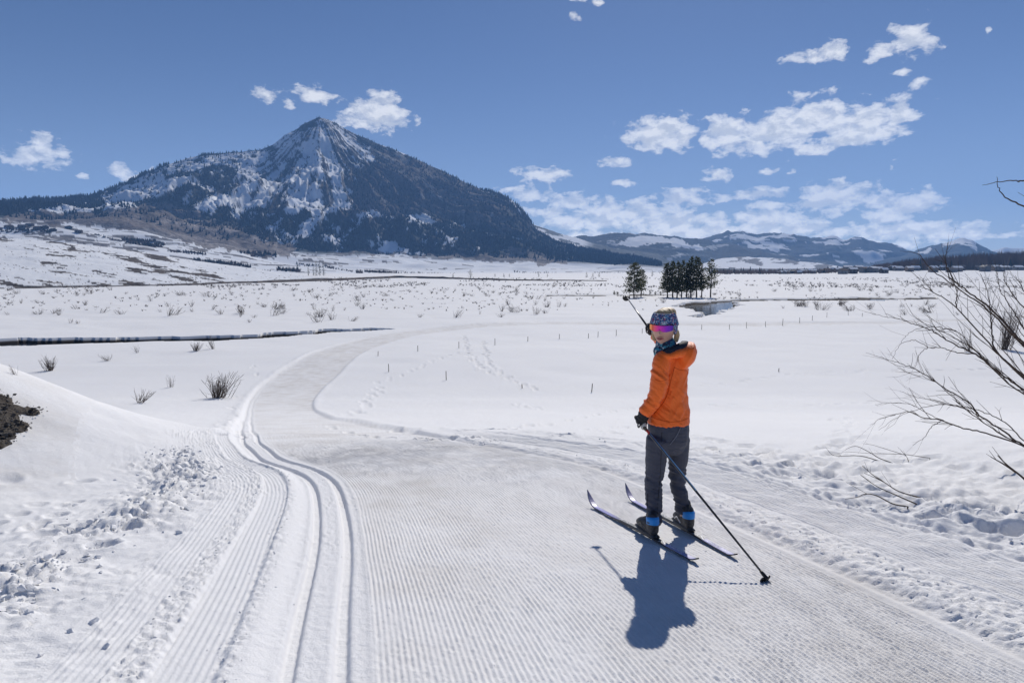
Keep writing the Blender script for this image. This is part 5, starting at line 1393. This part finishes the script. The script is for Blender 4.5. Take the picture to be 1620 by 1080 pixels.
# jacket with sleeves and a hood hanging at the back
jp = [loft([P(1057.5, 668, .02), P(1058, 655, .02), P(1060, 630, .02), P(1061.5, 600, .02), P(1062, 578, .02), P(1061, 564, .02), P(1060, 556, .02)],
           [33.5 * K, 32.5 * K, 29.5 * K, 26.5 * K, 26.5 * K, 22 * K, 15 * K], [.128, .125, .115, .11, .105, .092, .07], RX, 28),
      loft([P(1058, 562, -.05), shL + np.array([-.005, -.02, -.005]), P(1044, 596, -.105), elL, P(1030, 638, -.09), P(1020, 653, -.065)], [.052, .070, .066, .060, .053, .045], [.052, .064, .062, .058, .052, .046], AW),
      loft([P(1064, 562, .05), shR, P(1070, 557, .24), elR, P(1049, 541, .52), wrR], [.06, .07, .062, .055, .048, .042], [.06, .068, .060, .055, .048, .042], UPV),
      ellip(P(1085, 562, -.01), np.array([[.90, .0, -.42], [0, 1, 0], [.42, 0, .90]]), (16 * K, .13, 23 * K)),
      loft([P(1040, 563, -.09), P(1058, 563, -.120), P(1075, 559, -.115), P(1088, 551, -.05), P(1091, 546, .04), P(1080, 544, .12)], [.016, .022, .026, .024, .022, .02], [.018, .026, .030, .026, .024, .02], UPV)]
hemz = float(P(1058, 668)[2])
def fold_j(co):
    sl = (co[:, 0] < P(1056, 620)[0]) & (co[:, 1] < Y0 - .02)
    ax_ = (elL - shL) / np.linalg.norm(elL - shL)
    w1 = np.where(sl, 1.0, .38) * np.clip((P(0, 570)[2] - co[:, 2]) / .06, .25, 1) 
    d1 = (ridged(co[:, 0] * 9 + co[:, 1] * 6, co[:, 2] * 20 + co[:, 0] * 14, 3, 33) - .6) * .030
    dg = (ridged(co[:, 0] * 17 - co[:, 2] * 9 + 3, co[:, 2] * 3.5 + co[:, 0] * 4, 2, 35) - .6) * .020 * (~sl) * (.12 + .88 * sstep(co[:, 2], hemz, hemz + .10))
    return w1 * d1 + dg
jacket = remesh('jacket', jp, .006, jac, skier, 3, fold_j)
def seam_on(o, pts, rad, mat, name):
    w_ = []; inv = o.matrix_world.inverted()
    bpy.context.view_layer.update(); inv = o.matrix_world.inverted()
    for a in catmull(np.array(pts, float), 5):
        d = Vector(tuple(pix_dir(a[0], a[1]))).normalized(); ok, hit, nn_, _ = o.ray_cast(inv @ Vector((0, 0, 0)), inv.to_3x3() @ d)
        if ok: w_.append(np.array(hit) + np.array(nn_) * rad * .15)
    if len(w_) > 3:
        s_ = Soup(); s_.tube(np.array(w_), rad, 5); s_.build(name, mat, o, True)
seam_m = material('jacket_seam', (.58, .085, .008), .7, .1)
seam_on(jacket, [(1067, 580), (1064, 592), (1060, 606), (1057, 620), (1051, 634), (1042, 646), (1034, 655)], .0028, seam_m, 'seam')
seam_on(jacket, [(1067, 581), (1076, 585), (1087, 586)], .0024, seam_m, 'seam')
seam_on(jacket, [(1030, 659), (1044, 664), (1060, 667), (1076, 666), (1089, 661)], .0022, seam_m, 'seam')
seam_on(jacket, [(1036, 600), (1045, 603), (1056, 600)], .0018, seam_m, 'seam')
seam_on(trs, [(1047, 684), (1046, 720), (1044, 756), (1041, 790), (1040, 816)], .0022, material('trouser_seam', (.018, .02, .028), .7), 'seam')
# hood lining: dark hollow inside the collar roll
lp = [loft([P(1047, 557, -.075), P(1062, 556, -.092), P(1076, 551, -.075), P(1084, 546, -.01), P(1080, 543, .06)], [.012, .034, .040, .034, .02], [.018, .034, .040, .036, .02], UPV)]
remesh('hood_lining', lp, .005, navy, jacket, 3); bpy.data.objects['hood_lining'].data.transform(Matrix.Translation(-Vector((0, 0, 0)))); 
lo2 = bpy.data.objects['hood_lining']; lo2.parent = None
lo2.data.transform(Matrix.Translation(-Vector(skier.location) + Vector(jacket.location))); lo2.parent = jacket
s = Soup(); s.tube(catmull(np.array([P(1055, 600, -.165), P(1057, 585, -.16), P(1058, 640, -.12)][:2]), 4), .002, 5)
# sleeve cuff
cl = Soup(); v_, f_ = loft([P(1022, 650, -.068), P(1018, 657, -.058)], [.046, .043], [.047, .044], AW, 18, 4); cl.add(v_ - np.array(skier.location), f_); cl.build('cuff', glove_m, jacket, True)

# gloves: palm, thumb and four bent fingers closed round the grip
def glove(name, c, ax_grip, back, wrist, parent):
    g = ax_grip / np.linalg.norm(ax_grip); b = back - g * np.dot(back, g); b /= np.linalg.norm(b); f_ = np.cross(g, b)      # f_: the way the fingers leave the palm
    parts = [loft([wrist, wrist * .45 + (c + b * .024) * .55, c + b * .024, c + b * .020 + f_ * .03], [.036, .040, .042, .036], [.034, .024, .020, .014], g)]
    for i in range(4):
        o = g * (.033 - .022 * i); L = (.92, 1.0, .95, .80)[i]; r = (.0105, .0108, .0104, .0092)[i]
        k0 = c + o + b * .024 + f_ * .022; k1 = c + o + b * .012 * L + f_ * .046 * L; k2 = c + o - b * .022 * L + f_ * .036 * L; k3 = c + o - b * .026 + f_ * .004
        parts.append(loft([k0, k1, k2, k3], [r, r, r * .95, r * .85], [r, r, r * .95, r * .85], g, 10, 4))
    t0 = wrist * .35 + (c + g * .03 + b * .01) * .65; t1 = c + g * .046 - f_ * .006 - b * .012; t2 = c + g * .038 + f_ * .014 - b * .030
    parts.append(loft([t0, t1, t2], [.014, .0125, .0105], [.014, .0125, .0105], g, 10, 4))
    return remesh(name, parts, .0032, glove_m, parent, 2)
tipL = on_bed(1219, 922) + np.array([0, 0, .0]); 
gripL = handL - tipL; gripL /= np.linalg.norm(gripL)
gl = glove('glove', handL, gripL, np.array([-.75, -.35, .45]), P(1019, 655, -.055), skier)
s = Soup(); v_, f_ = loft([P(1022, 651, -.06), P(1016, 662, -.05)], [.038, .042], [.038, .042], AW, 16, 4); s.add(v_ - np.array(skier.location), f_); s.build('gauntlet', glove_m, gl, True)
s = Soup(); fv = np.cross(gripL, np.array([-.75, -.35, .45])); s.add(*ellip(handL + np.array([.020, -.030, -.020]) - np.array(skier.location), np.eye(3), (.024, .020, .030))); s.build('palm_patch', palm_m, gl, True)
tipR = P(990, 467.5, 1.92)
gripR = handR - tipR; gripR /= np.linalg.norm(gripR)
gr = glove('glove', handR, -gripR, np.array([.2, -.3, .9]), P(1031, 526, .63), skier)

# ------------------------------------------------------------------ poles, boots, skis
shaft_m = material('carbon_shaft', (.012, .013, .016), .3, .5, coat=.3); ltblue = material('shaft_print', (.22, .42, .62), .35, .5); red_m = material('red_print', (.45, .04, .03), .4, .4); metal = material('steel_tip', (.5, .5, .52), .3, .5, 1.0); cork = material('grip_cork', (.10, .085, .07), .8, .2)
def pole(hand, tip, label, printed):
    d = hand - tip; L = np.linalg.norm(d); u = d / L; root = empty('ski_pole', tuple(tip)); tag(root, label, 'ski pole', 'the pair of ski poles')
    s = Soup(); s.tube([u * .03, u * L * .5, u * (L - .06)], np.array([.0062, .0078, .0085]), 10); sh_ = s.build('shaft', shaft_m, root, True)
    if printed:
        side = np.cross(u, np.array([0, 1., 0])); side /= np.linalg.norm(side)
        s = Soup(); s.tube([u * L * .52 - side * .0035 - AW * .0045, u * (L - .12) - side * .0038 - AW * .005], .0052, 8); s.build('shaft_stripe', ltblue, sh_, True)
        s = Soup(); s.tube([u * (L - .125), u * (L - .07)], .0092, 10); s.build('red_collar', red_m, sh_, True)
    s = Soup(); s.tube([u * (L - .085), u * (L - .04), u * (L + .02), u * (L + .055), u * (L + .068)], np.array([.012, .0145, .0135, .016, .011]), 12); s.build('grip', cork, root, True)
    a0 = np.cross(u, np.array([0, 0, 1.])); a0 /= np.linalg.norm(a0); a1 = np.cross(u, a0)
    s = Soup(); s.tube([u * (L + .055) + (a0 * math.cos(t_) * .030 + (-u) * (1 - math.cos(t_)) * .045 + a1 * math.sin(t_) * .036) for t_ in np.linspace(0, 2 * math.pi, 22)], .0055, 6); s.build('strap', black, root, True)
    # half-moon basket with its collar and the steel tip
    s = Soup(); s.tube([u * .022, u * .036, u * .075, u * .09], np.array([.0075, .0125, .011, .008]), 10)
    ring = [u * .040 + a1 * .012 + (a0 * math.sin(t_) * .033 + a1 * (math.cos(t_) * .030)) for t_ in np.linspace(-2.2, 2.2, 18)]
    s.tube(ring, .0055, 6); s.tube([u * .05, ring[9]], .005, 6); s.tube([u * .046, ring[3]], .004, 6); s.tube([u * .046, ring[14]], .004, 6)
    s.add(*ellip(u * .042 + a1 * .018, np.array([a0, a1, u]), (.030, .024, .006))); s.build('basket', black, root, True)
    s = Soup(); s.tube([u * -.012, u * .03], np.array([.0015, .005]), 8); s.build('tip', metal, root, True)
    return root
pole(handL, tipL, 'ski pole planted in the snow behind the skier, trailing from the lowered hand', True)
pole(handR, tipR, 'ski pole held up at head height, pointing away with its basket in the air', False)

def text_mesh(name, txt, size, M, mat, parent, thick=.0006):
    cu = bpy.data.curves.new(name, 'FONT'); cu.body = txt; cu.size = size; cu.extrude = thick; cu.align_x = 'CENTER'; cu.align_y = 'CENTER'
    o = bpy.data.objects.new('tmp', cu); COL.objects.link(o)
    me = bpy.data.meshes.new_from_object(o.evaluated_get(bpy.context.evaluated_depsgraph_get())); bpy.data.objects.remove(o)
    me.transform(M); me.materials.clear(); me.materials.append(mat); me.name = name
    return obj(name, me, parent)
ski_blue = bpy.data.materials.new('ski_topsheet'); ski_blue.use_nodes = True
n = NT(ski_blue.node_tree); pb = ski_blue.node_tree.nodes['Principled BSDF']
al = n.new('ShaderNodeAttribute', attribute_name='along').outputs['Fac']; vv_ = n.new('ShaderNodeAttribute', attribute_name='across').outputs['Fac']
r = n.new('ShaderNodeValToRGB'); e = r.color_ramp.elements
for _ in range(5): e.new(.5)
for i, (p_, c_) in enumerate([(0, (.36, .36, .60)), (.20, (.30, .30, .58)), (.235, (.015, .015, .02)), (.60, (.014, .014, .018)), (.72, (.10, .10, .42)), (.90, (.22, .22, .55)), (1.0, (.25, .25, .32))]): e[i].position = p_; e[i].color = (*c_, 1)
n.l.new(al, r.inputs[0])
sq_ = n.noise(n.vmath('MULTIPLY', n.new('ShaderNodeTexCoord').outputs['Object'], (90, 40, 40)), 1.0, 3, .6)
scr = n.math('MULTIPLY', n.step(sq_, .56, .60), n.math('MULTIPLY', n.step(al, .25, .27), n.math('SUBTRACT', 1.0, n.step(al, .38, .40))))
lilac = n.math('MULTIPLY', n.step(sq_, .54, .60), n.math('SUBTRACT', 1.0, n.step(al, .20, .22)))
cc = n.mix(scr, r.outputs[0], (.55, .55, .58)); cc = n.mix(n.math('MULTIPLY', lilac, .7), cc, (.62, .62, .78))
n.l.new(cc, pb.inputs['Base Color']); pb.inputs['Roughness'].default_value = .42; pb.inputs['Coat Weight'].default_value = .1
ski_base = material('ski_edge', (.02, .02, .024), .4, .4)
def ski(tip, tail, label, foot):
    d = tip - tail; d[2] = 0; L = np.linalg.norm(d); u = d / L; side = np.array([u[1], -u[0], 0])
    root = empty('ski', tuple(.5 * (tip + tail))); tag(root, label, 'ski', 'the pair of skis'); O = np.array(root.location)
    m = 64; t_ = np.linspace(0, 1, m); vs = []; al_ = []; ac_ = []
    za = tail[2] + .009; zb_ = tip[2] + .009
    hump = [bed(*(tail[:2] + d[:2] * q_)) + .003 - (za + (zb_ - za) * q_) for q_ in t_]
    for i, q_ in enumerate(t_):
        w_ = .0235 * (1 - .12 * math.sin(math.pi * q_)) * (1 if q_ < .93 else max(.12, 1 - ((q_ - .93) / .07) ** 2.2 * .85)) * (1 if q_ > .03 else .55 + 15 * q_)
        lift = .11 * max(0, (q_ - .88) / .12) ** 2.0 * (L / 1.7) + .02 * max(0, (.04 - q_) / .04) ** 2
        th_ = .010 + .012 * math.exp(-((q_ - .46) / .16) ** 2)
        c = tail + d * q_; c = np.array([c[0], c[1], za + (zb_ - za) * q_ + max(0, hump[i]) + lift]) - O
        for (sd, zz) in ((-1, 0), (-1, th_ * .75), (-.75, th_), (.75, th_), (1, th_ * .75), (1, 0)):
            vs.append(c + side * w_ * sd + np.array([0, 0, zz])); al_.append(q_); ac_.append(sd)
    f = []
    for i in range(m - 1):
        for j in range(6): f.append((i*6 + j, i*6 + (j+1) % 6, (i+1)*6 + (j+1) % 6, (i+1)*6 + j))
    me = bpy.data.meshes.new('board'); f += [tuple(range(5, -1, -1)), tuple((m-1)*6 + j for j in range(6))]
    me.from_pydata([tuple(x) for x in vs], [], f); me.materials.append(ski_blue); me.materials.append(ski_base)
    for pi, p_ in enumerate(me.polygons): p_.material_index = 0 if pi < (m - 1) * 6 and (pi % 6) in (1, 2, 3) else 1
    for nm_, a_ in (('along', al_), ('across', ac_)):
        at_ = me.attributes.new(nm_, 'FLOAT', 'POINT'); at_.data.foreach_set('value', np.array(a_, np.float32))
    me.update(); bo = obj('board', me, root)
    def top(q_, off=0.0, lift=.0):
        c = tail + d * q_; th_ = .010 + .012 * math.exp(-((q_ - .46) / .16) ** 2); i = min(int(q_ * (m - 1)), m - 1)
        return np.array([c[0], c[1], za + (zb_ - za) * q_ + max(0, hump[i]) + th_ + lift]) - O + side * off
    slope = (zb_ - za) / L
    # white diagonal flashes
    s = Soup()
    for q0, q1 in ((.205, .255), (.40, .45)):
        a = [top(q0, -.016, .0012), top(q0 + .012, -.016, .0012), top(q1 + .012, .016, .0012), top(q1, .016, .0012)]; b_ = [x - np.array([0, 0, .003]) for x in a]
        s.add(a + b_, [(0,1,2,3),(7,6,5,4),(0,4,5,1),(1,5,6,2),(2,6,7,3),(3,7,4,0)])
    s.build('flash', white_m, bo)
    # lettering along the top sheet
    for q_, sz_ in ((.575, .040), (.14, .030)):
        x_ = -u if True else u; x3 = Vector((x_[0], x_[1], -slope)).normalized(); y3 = Vector(tuple(-side)).normalized(); y3 = (y3 - x3 * y3.dot(x3)).normalized(); z3 = x3.cross(y3)
        if z3.z < 0: y3 = -y3; z3 = -z3
        M = Matrix((( x3.x, y3.x, z3.x, 0), (x3.y, y3.y, z3.y, 0), (x3.z, y3.z, z3.z, 0), (0, 0, 0, 1))); M.translation = Vector(tuple(top(q_, .0, .0018)))
        text_mesh('lettering', 'SALOMON', sz_, M, white_m, bo)
    # binding under the boot
    fq = float(np.dot((foot - tail)[:2], d[:2]) / L ** 2)
    s = Soup(); Mr = np.array([u, side, [0, 0, 1]]).T
    s.box(top(fq + .055, 0, .010), (.075, .036, .020), M=Mr); s.box(top(fq - .03, 0, .006), (.20, .028, .010), M=Mr); s.box(top(fq + .085, 0, .018), (.03, .022, .014), M=Mr)
    bi = s.build('binding', black, root)
    return root, top, fq, u, side, O, L
def boot(name, sk, ank, label):
    root, top, fq, u, side, O, L = sk
    z3 = np.array([0, 0, 1.]); c = top(fq, 0, .016) + O
    loc = np.array(skier.location)
    heel, toe = c - u * .125, c + u * .150
    so_ = loft([heel, c - u * .05, c + u * .06, toe - u * .01], [.033, .034, .043, .030], [.014, .014, .014, .012], side)
    up_ = loft([heel + u * .02 + z3 * .045, c + z3 * .05, c + u * .07 + z3 * .045, toe - u * .025 + z3 * .032], [.034, .038, .042, .032], [.045, .050, .042, .026], side)
    sh_ = loft([c - u * .075 + z3 * .05, c - u * .068 + z3 * .12, ank * .55 + (c - u * .065 + z3 * .15) * .45], [.042, .044, .046], [.052, .052, .052], side)
    bt = remesh(name, [so_, up_, sh_], .0045, boot_m, skier, 2)
    # blue cuff at the heel side, pale side print, laces
    s = Soup(); cf = loft([c - u * .074 + z3 * .085, c - u * .070 + z3 * .125], [.0445, .046], [.0545, .055], side, 20, 4); s.add(cf[0] - loc, cf[1]); s.build('cuff', blue_m, bt, True)
    s = Soup()
    for q_ in np.linspace(0, 1, 5): p0 = c + u * (.10 - .11 * q_) + z3 * (.062 + .055 * q_) - loc; s.tube([p0 - side * .028 - z3 * .008, p0 + z3 * .009, p0 + side * .028 - z3 * .008], .0035, 5)
    s.build('lace', white_m if label else lace_m, bt, True)
    s = Soup()
    for sg in (-1, 1): s.tube(catmull(np.array([c - u * .03 + side * sg * .0445 + z3 * .03 - loc, c + u * .03 + side * sg * .046 + z3 * .055 - loc, c + u * .07 + side * sg * .043 + z3 * .03 - loc]), 5), .004, 5)
    s.build('side_print', white_m if label else lace_m, bt, True)
    s = Soup()
    so2 = loft([heel - z3 * .004, c - u * .05 - z3 * .004, c + u * .06 - z3 * .004, toe - z3 * .002], [.034, .035, .044, .031], [.010, .010, .010, .009], side); s.add(so2[0] - loc, so2[1]); s.build('sole', lace_m, bt, True)
    return bt
sL = ski(LS[0], LS[1], 'ski nearer the camera, under the skier\'s left foot', footL)
sR = ski(RS[0], RS[1], 'ski farther from the camera, under the skier\'s right foot', footR)
boot('boot', sL, aL, 0); boot('boot', sR, aR, 1)

# ------------------------------------------------------------------ clods and rubble of snow, earth and stones at the left
def hulls(m, seed, rough=.35):
    g = np.random.default_rng(seed); out = []
    for i in range(m):
        bm = bmesh.new()
        for _ in range(13):
            p = g.normal(0, 1, 3); p /= np.linalg.norm(p); p *= np.array([1, g.uniform(.65, .95), g.uniform(.5, .8)]) * g.uniform(1 - rough, 1.05); bm.verts.new(p)
        r_ = bmesh.ops.convex_hull(bm, input=bm.verts[:]); bmesh.ops.delete(bm, geom=[e for e in r_['geom_interior'] if isinstance(e, bmesh.types.BMVert)], context='VERTS')
        bmesh.ops.triangulate(bm, faces=bm.faces[:]); bm.verts.index_update()
        out.append((np.array([v.co[:] for v in bm.verts]), np.array([[v.index for v in f.verts] for f in bm.faces]))); bm.free()
    return out
HULL = hulls(14, 5)
def rubble(name, pts, sizes, mat, seed, smooth=False, sink=.25):
    g = np.random.default_rng(seed); V = []; T = []; o = 0
    for p, s_ in zip(pts, sizes):
        v, t_ = HULL[int(g.integers(len(HULL)))]; a = g.uniform(0, 6.28); c, q = math.cos(a), math.sin(a)
        w_ = v @ np.array([[c, q, 0], [-q, c, 0], [0, 0, 1]]) * s_ * np.array([1, 1, g.uniform(.7, 1.1)]); w_[:, 2] += s_ * (.45 - sink)
        V.append(w_ + p); T.append(t_ + o); o += len(v)
    return mesh_np(name, np.vstack(V), tris=np.vstack(T), mat=mat, smooth=smooth, kind='stuff')
def on_trail(s_, v_):
    i = np.interp(s_, PATH_S, np.arange(len(PATH_S))); x = np.interp(s_, PATH_S, PATH[:, 0]) + np.interp(s_, PATH_S, PATH_N[:, 0]) * v_; y = np.interp(s_, PATH_S, PATH[:, 1]) + np.interp(s_, PATH_S, PATH_N[:, 1]) * v_
    h_, _, _ = trail_h(s_, v_, x, y); return np.stack([x, y, base_h(x, y) + h_], 1)
P_, Z_ = [], []
m = 1300; s_ = rng.uniform(.5, S_CREST + .5, m); sq_l = 1 - .35 * sstep(s_, 2.5, S_CREST); v_ = -1.75 * sq_l - .10 + rng.normal(0, .19, m)
P_.append(on_trail(s_, v_)); Z_.append(np.minimum(.008 * rng.pareto(1.7, m) + .006, .038))
m = 900; s_ = rng.uniform(.4, S_CREST + 1, m); v_ = 3.2 + rng.normal(0, .16, m); P_.append(on_trail(s_, v_)); Z_.append(np.minimum(.0035 * rng.pareto(2.2, m) + .0035, .016))
m = 500; s_ = rng.uniform(.4, S_CREST, m); v_ = rng.uniform(4.1, 5.3, m); P_.append(on_trail(s_, v_)); Z_.append(np.minimum(.005 * rng.pareto(2, m) + .004, .026))
m = 1400; s_ = rng.uniform(.4, S_CREST - .5, m); sq_l = 1 - .35 * sstep(s_, 2.5, S_CREST); v_ = (np.where(rng.random(m) < .5, -.86, -.49) + rng.normal(0, .045, m) + .33) * sq_l - .33; P_.append(on_trail(s_, v_)); Z_.append(np.minimum(.0028 * rng.pareto(2.2, m) + .0025, .010))
m = 500; s_ = rng.uniform(.4, S_CREST, m); v_ = rng.uniform(-.4, 2.8, m); P_.append(on_trail(s_, v_)); Z_.append(np.minimum(.002 * rng.pareto(2, m) + .0022, .009))
rubble('snow_rubble', np.vstack(P_), np.concatenate(Z_), snow, 3, sink=.38)
for i, (x, y, sz, lb) in enumerate([(15, 934, 17, 'large rounded snow clod at the left edge, biggest of the thrown-up clods'), (53, 944, 13, 'blocky snow clod just right of the biggest one at the left edge'), (49, 910, 6, 'small lone snow clod above the two big ones at the left edge'),
        (136, 951, 9, 'flat-topped snow clod on the left bank, left of a row of crumbs'), (150, 986, 11, 'tall pointed snow clod on the left bank near the faint corduroy strip'), (170, 1024, 10, 'shaded snow clod beside the outer corduroy strip at lower left'),
        (112, 1000, 9, 'bluish snow clod sunk in the left bank between two others'), (66, 1036, 8, 'low snow clod near the lower left corner'), (283, 845, 9, 'snow clod with a hollow at its side halfway up the left bank'), (297, 808, 10, 'snow clod on the left bank where the bank narrows'), (262, 788, 6, 'small snow clod lying off the bank on smooth snow')]):
    p = at(x, y); g = np.random.default_rng(40 + i); v, t_ = hulls(1, 60 + i, .25)[0]; s_z = sz * p[1] / 1080
    me = bpy.data.meshes.new('snow_clod'); me.from_pydata((v * s_z).tolist(), [], t_.tolist()); me.materials.append(snow)
    o = obj('snow_clod', me); o.location = (p[0], p[1], p[2] + s_z * .35); o.rotation_euler = (0, 0, g.uniform(0, 6)); tag(o, lb, 'snow clod', 'snow clods on the left bank')
    md = o.modifiers.new('b', 'BEVEL'); md.width = s_z * .12; md.segments = 2
    for pp_ in me.polygons: pp_.use_smooth = False
# bare earth and stones breaking through the face of the ploughed pile
earth_m = material('dark_earth', (.060, .052, .046), .95, .05, noise=(14, (.13, .115, .10), 6), bump=(30, .8, .03))
stone_m = material('grey_stone', (.15, .14, .13), .9, .1, noise=(14, (.07, .062, .057), 3))
poly = [(-160, 600), (-60, 596), (0, 614), (14, 622), (24, 636), (40, 652), (43, 662), (34, 680), (22, 694), (4, 703), (-60, 722), (-160, 720)]
pw = [at(*a) for a in poly]; cxy = np.mean([a[:2] for a in pw], 0); nx_ = 60; ny_ = 60
mn = np.min([a[:2] for a in pw], 0); mx = np.max([a[:2] for a in pw], 0)
gx2, gy2 = np.meshgrid(np.linspace(mn[0] - .2, mx[0] + .2, nx_), np.linspace(mn[1] - .2, mx[1] + .2, ny_))
fx_, fy_ = gx2.ravel(), gy2.ravel(); jx, jy = fx_ + .12 * fbm(fx_ / .3, fy_ / .3, 3, 701), fy_ + .12 * fbm(fx_ / .3, fy_ / .3, 3, 703)
ins = in_poly(jx, jy, [tuple(a[:2]) for a in pw])
ez = base_h(fx_, fy_) + np.where(ins, .01 + .04 * ridged(fx_ / .25, fy_ / .25, 3, 705), -.12)
ep = mesh_np('bare_earth', np.stack([fx_, fy_, ez], 1), grid_quads(ny_, nx_), mat=earth_m, kind='structure')
kk_ = np.nonzero(ins)[0]; sel = kk_[rng.integers(0, len(kk_), 2600)]
pp = np.stack([fx_[sel] + rng.normal(0, .05, 2600), fy_[sel] + rng.normal(0, .05, 2600), ez[sel]], 1)
rubble('gravel', pp, np.minimum(.007 * rng.pareto(2.0, 2600) + .006, .045), stone_m, 9)
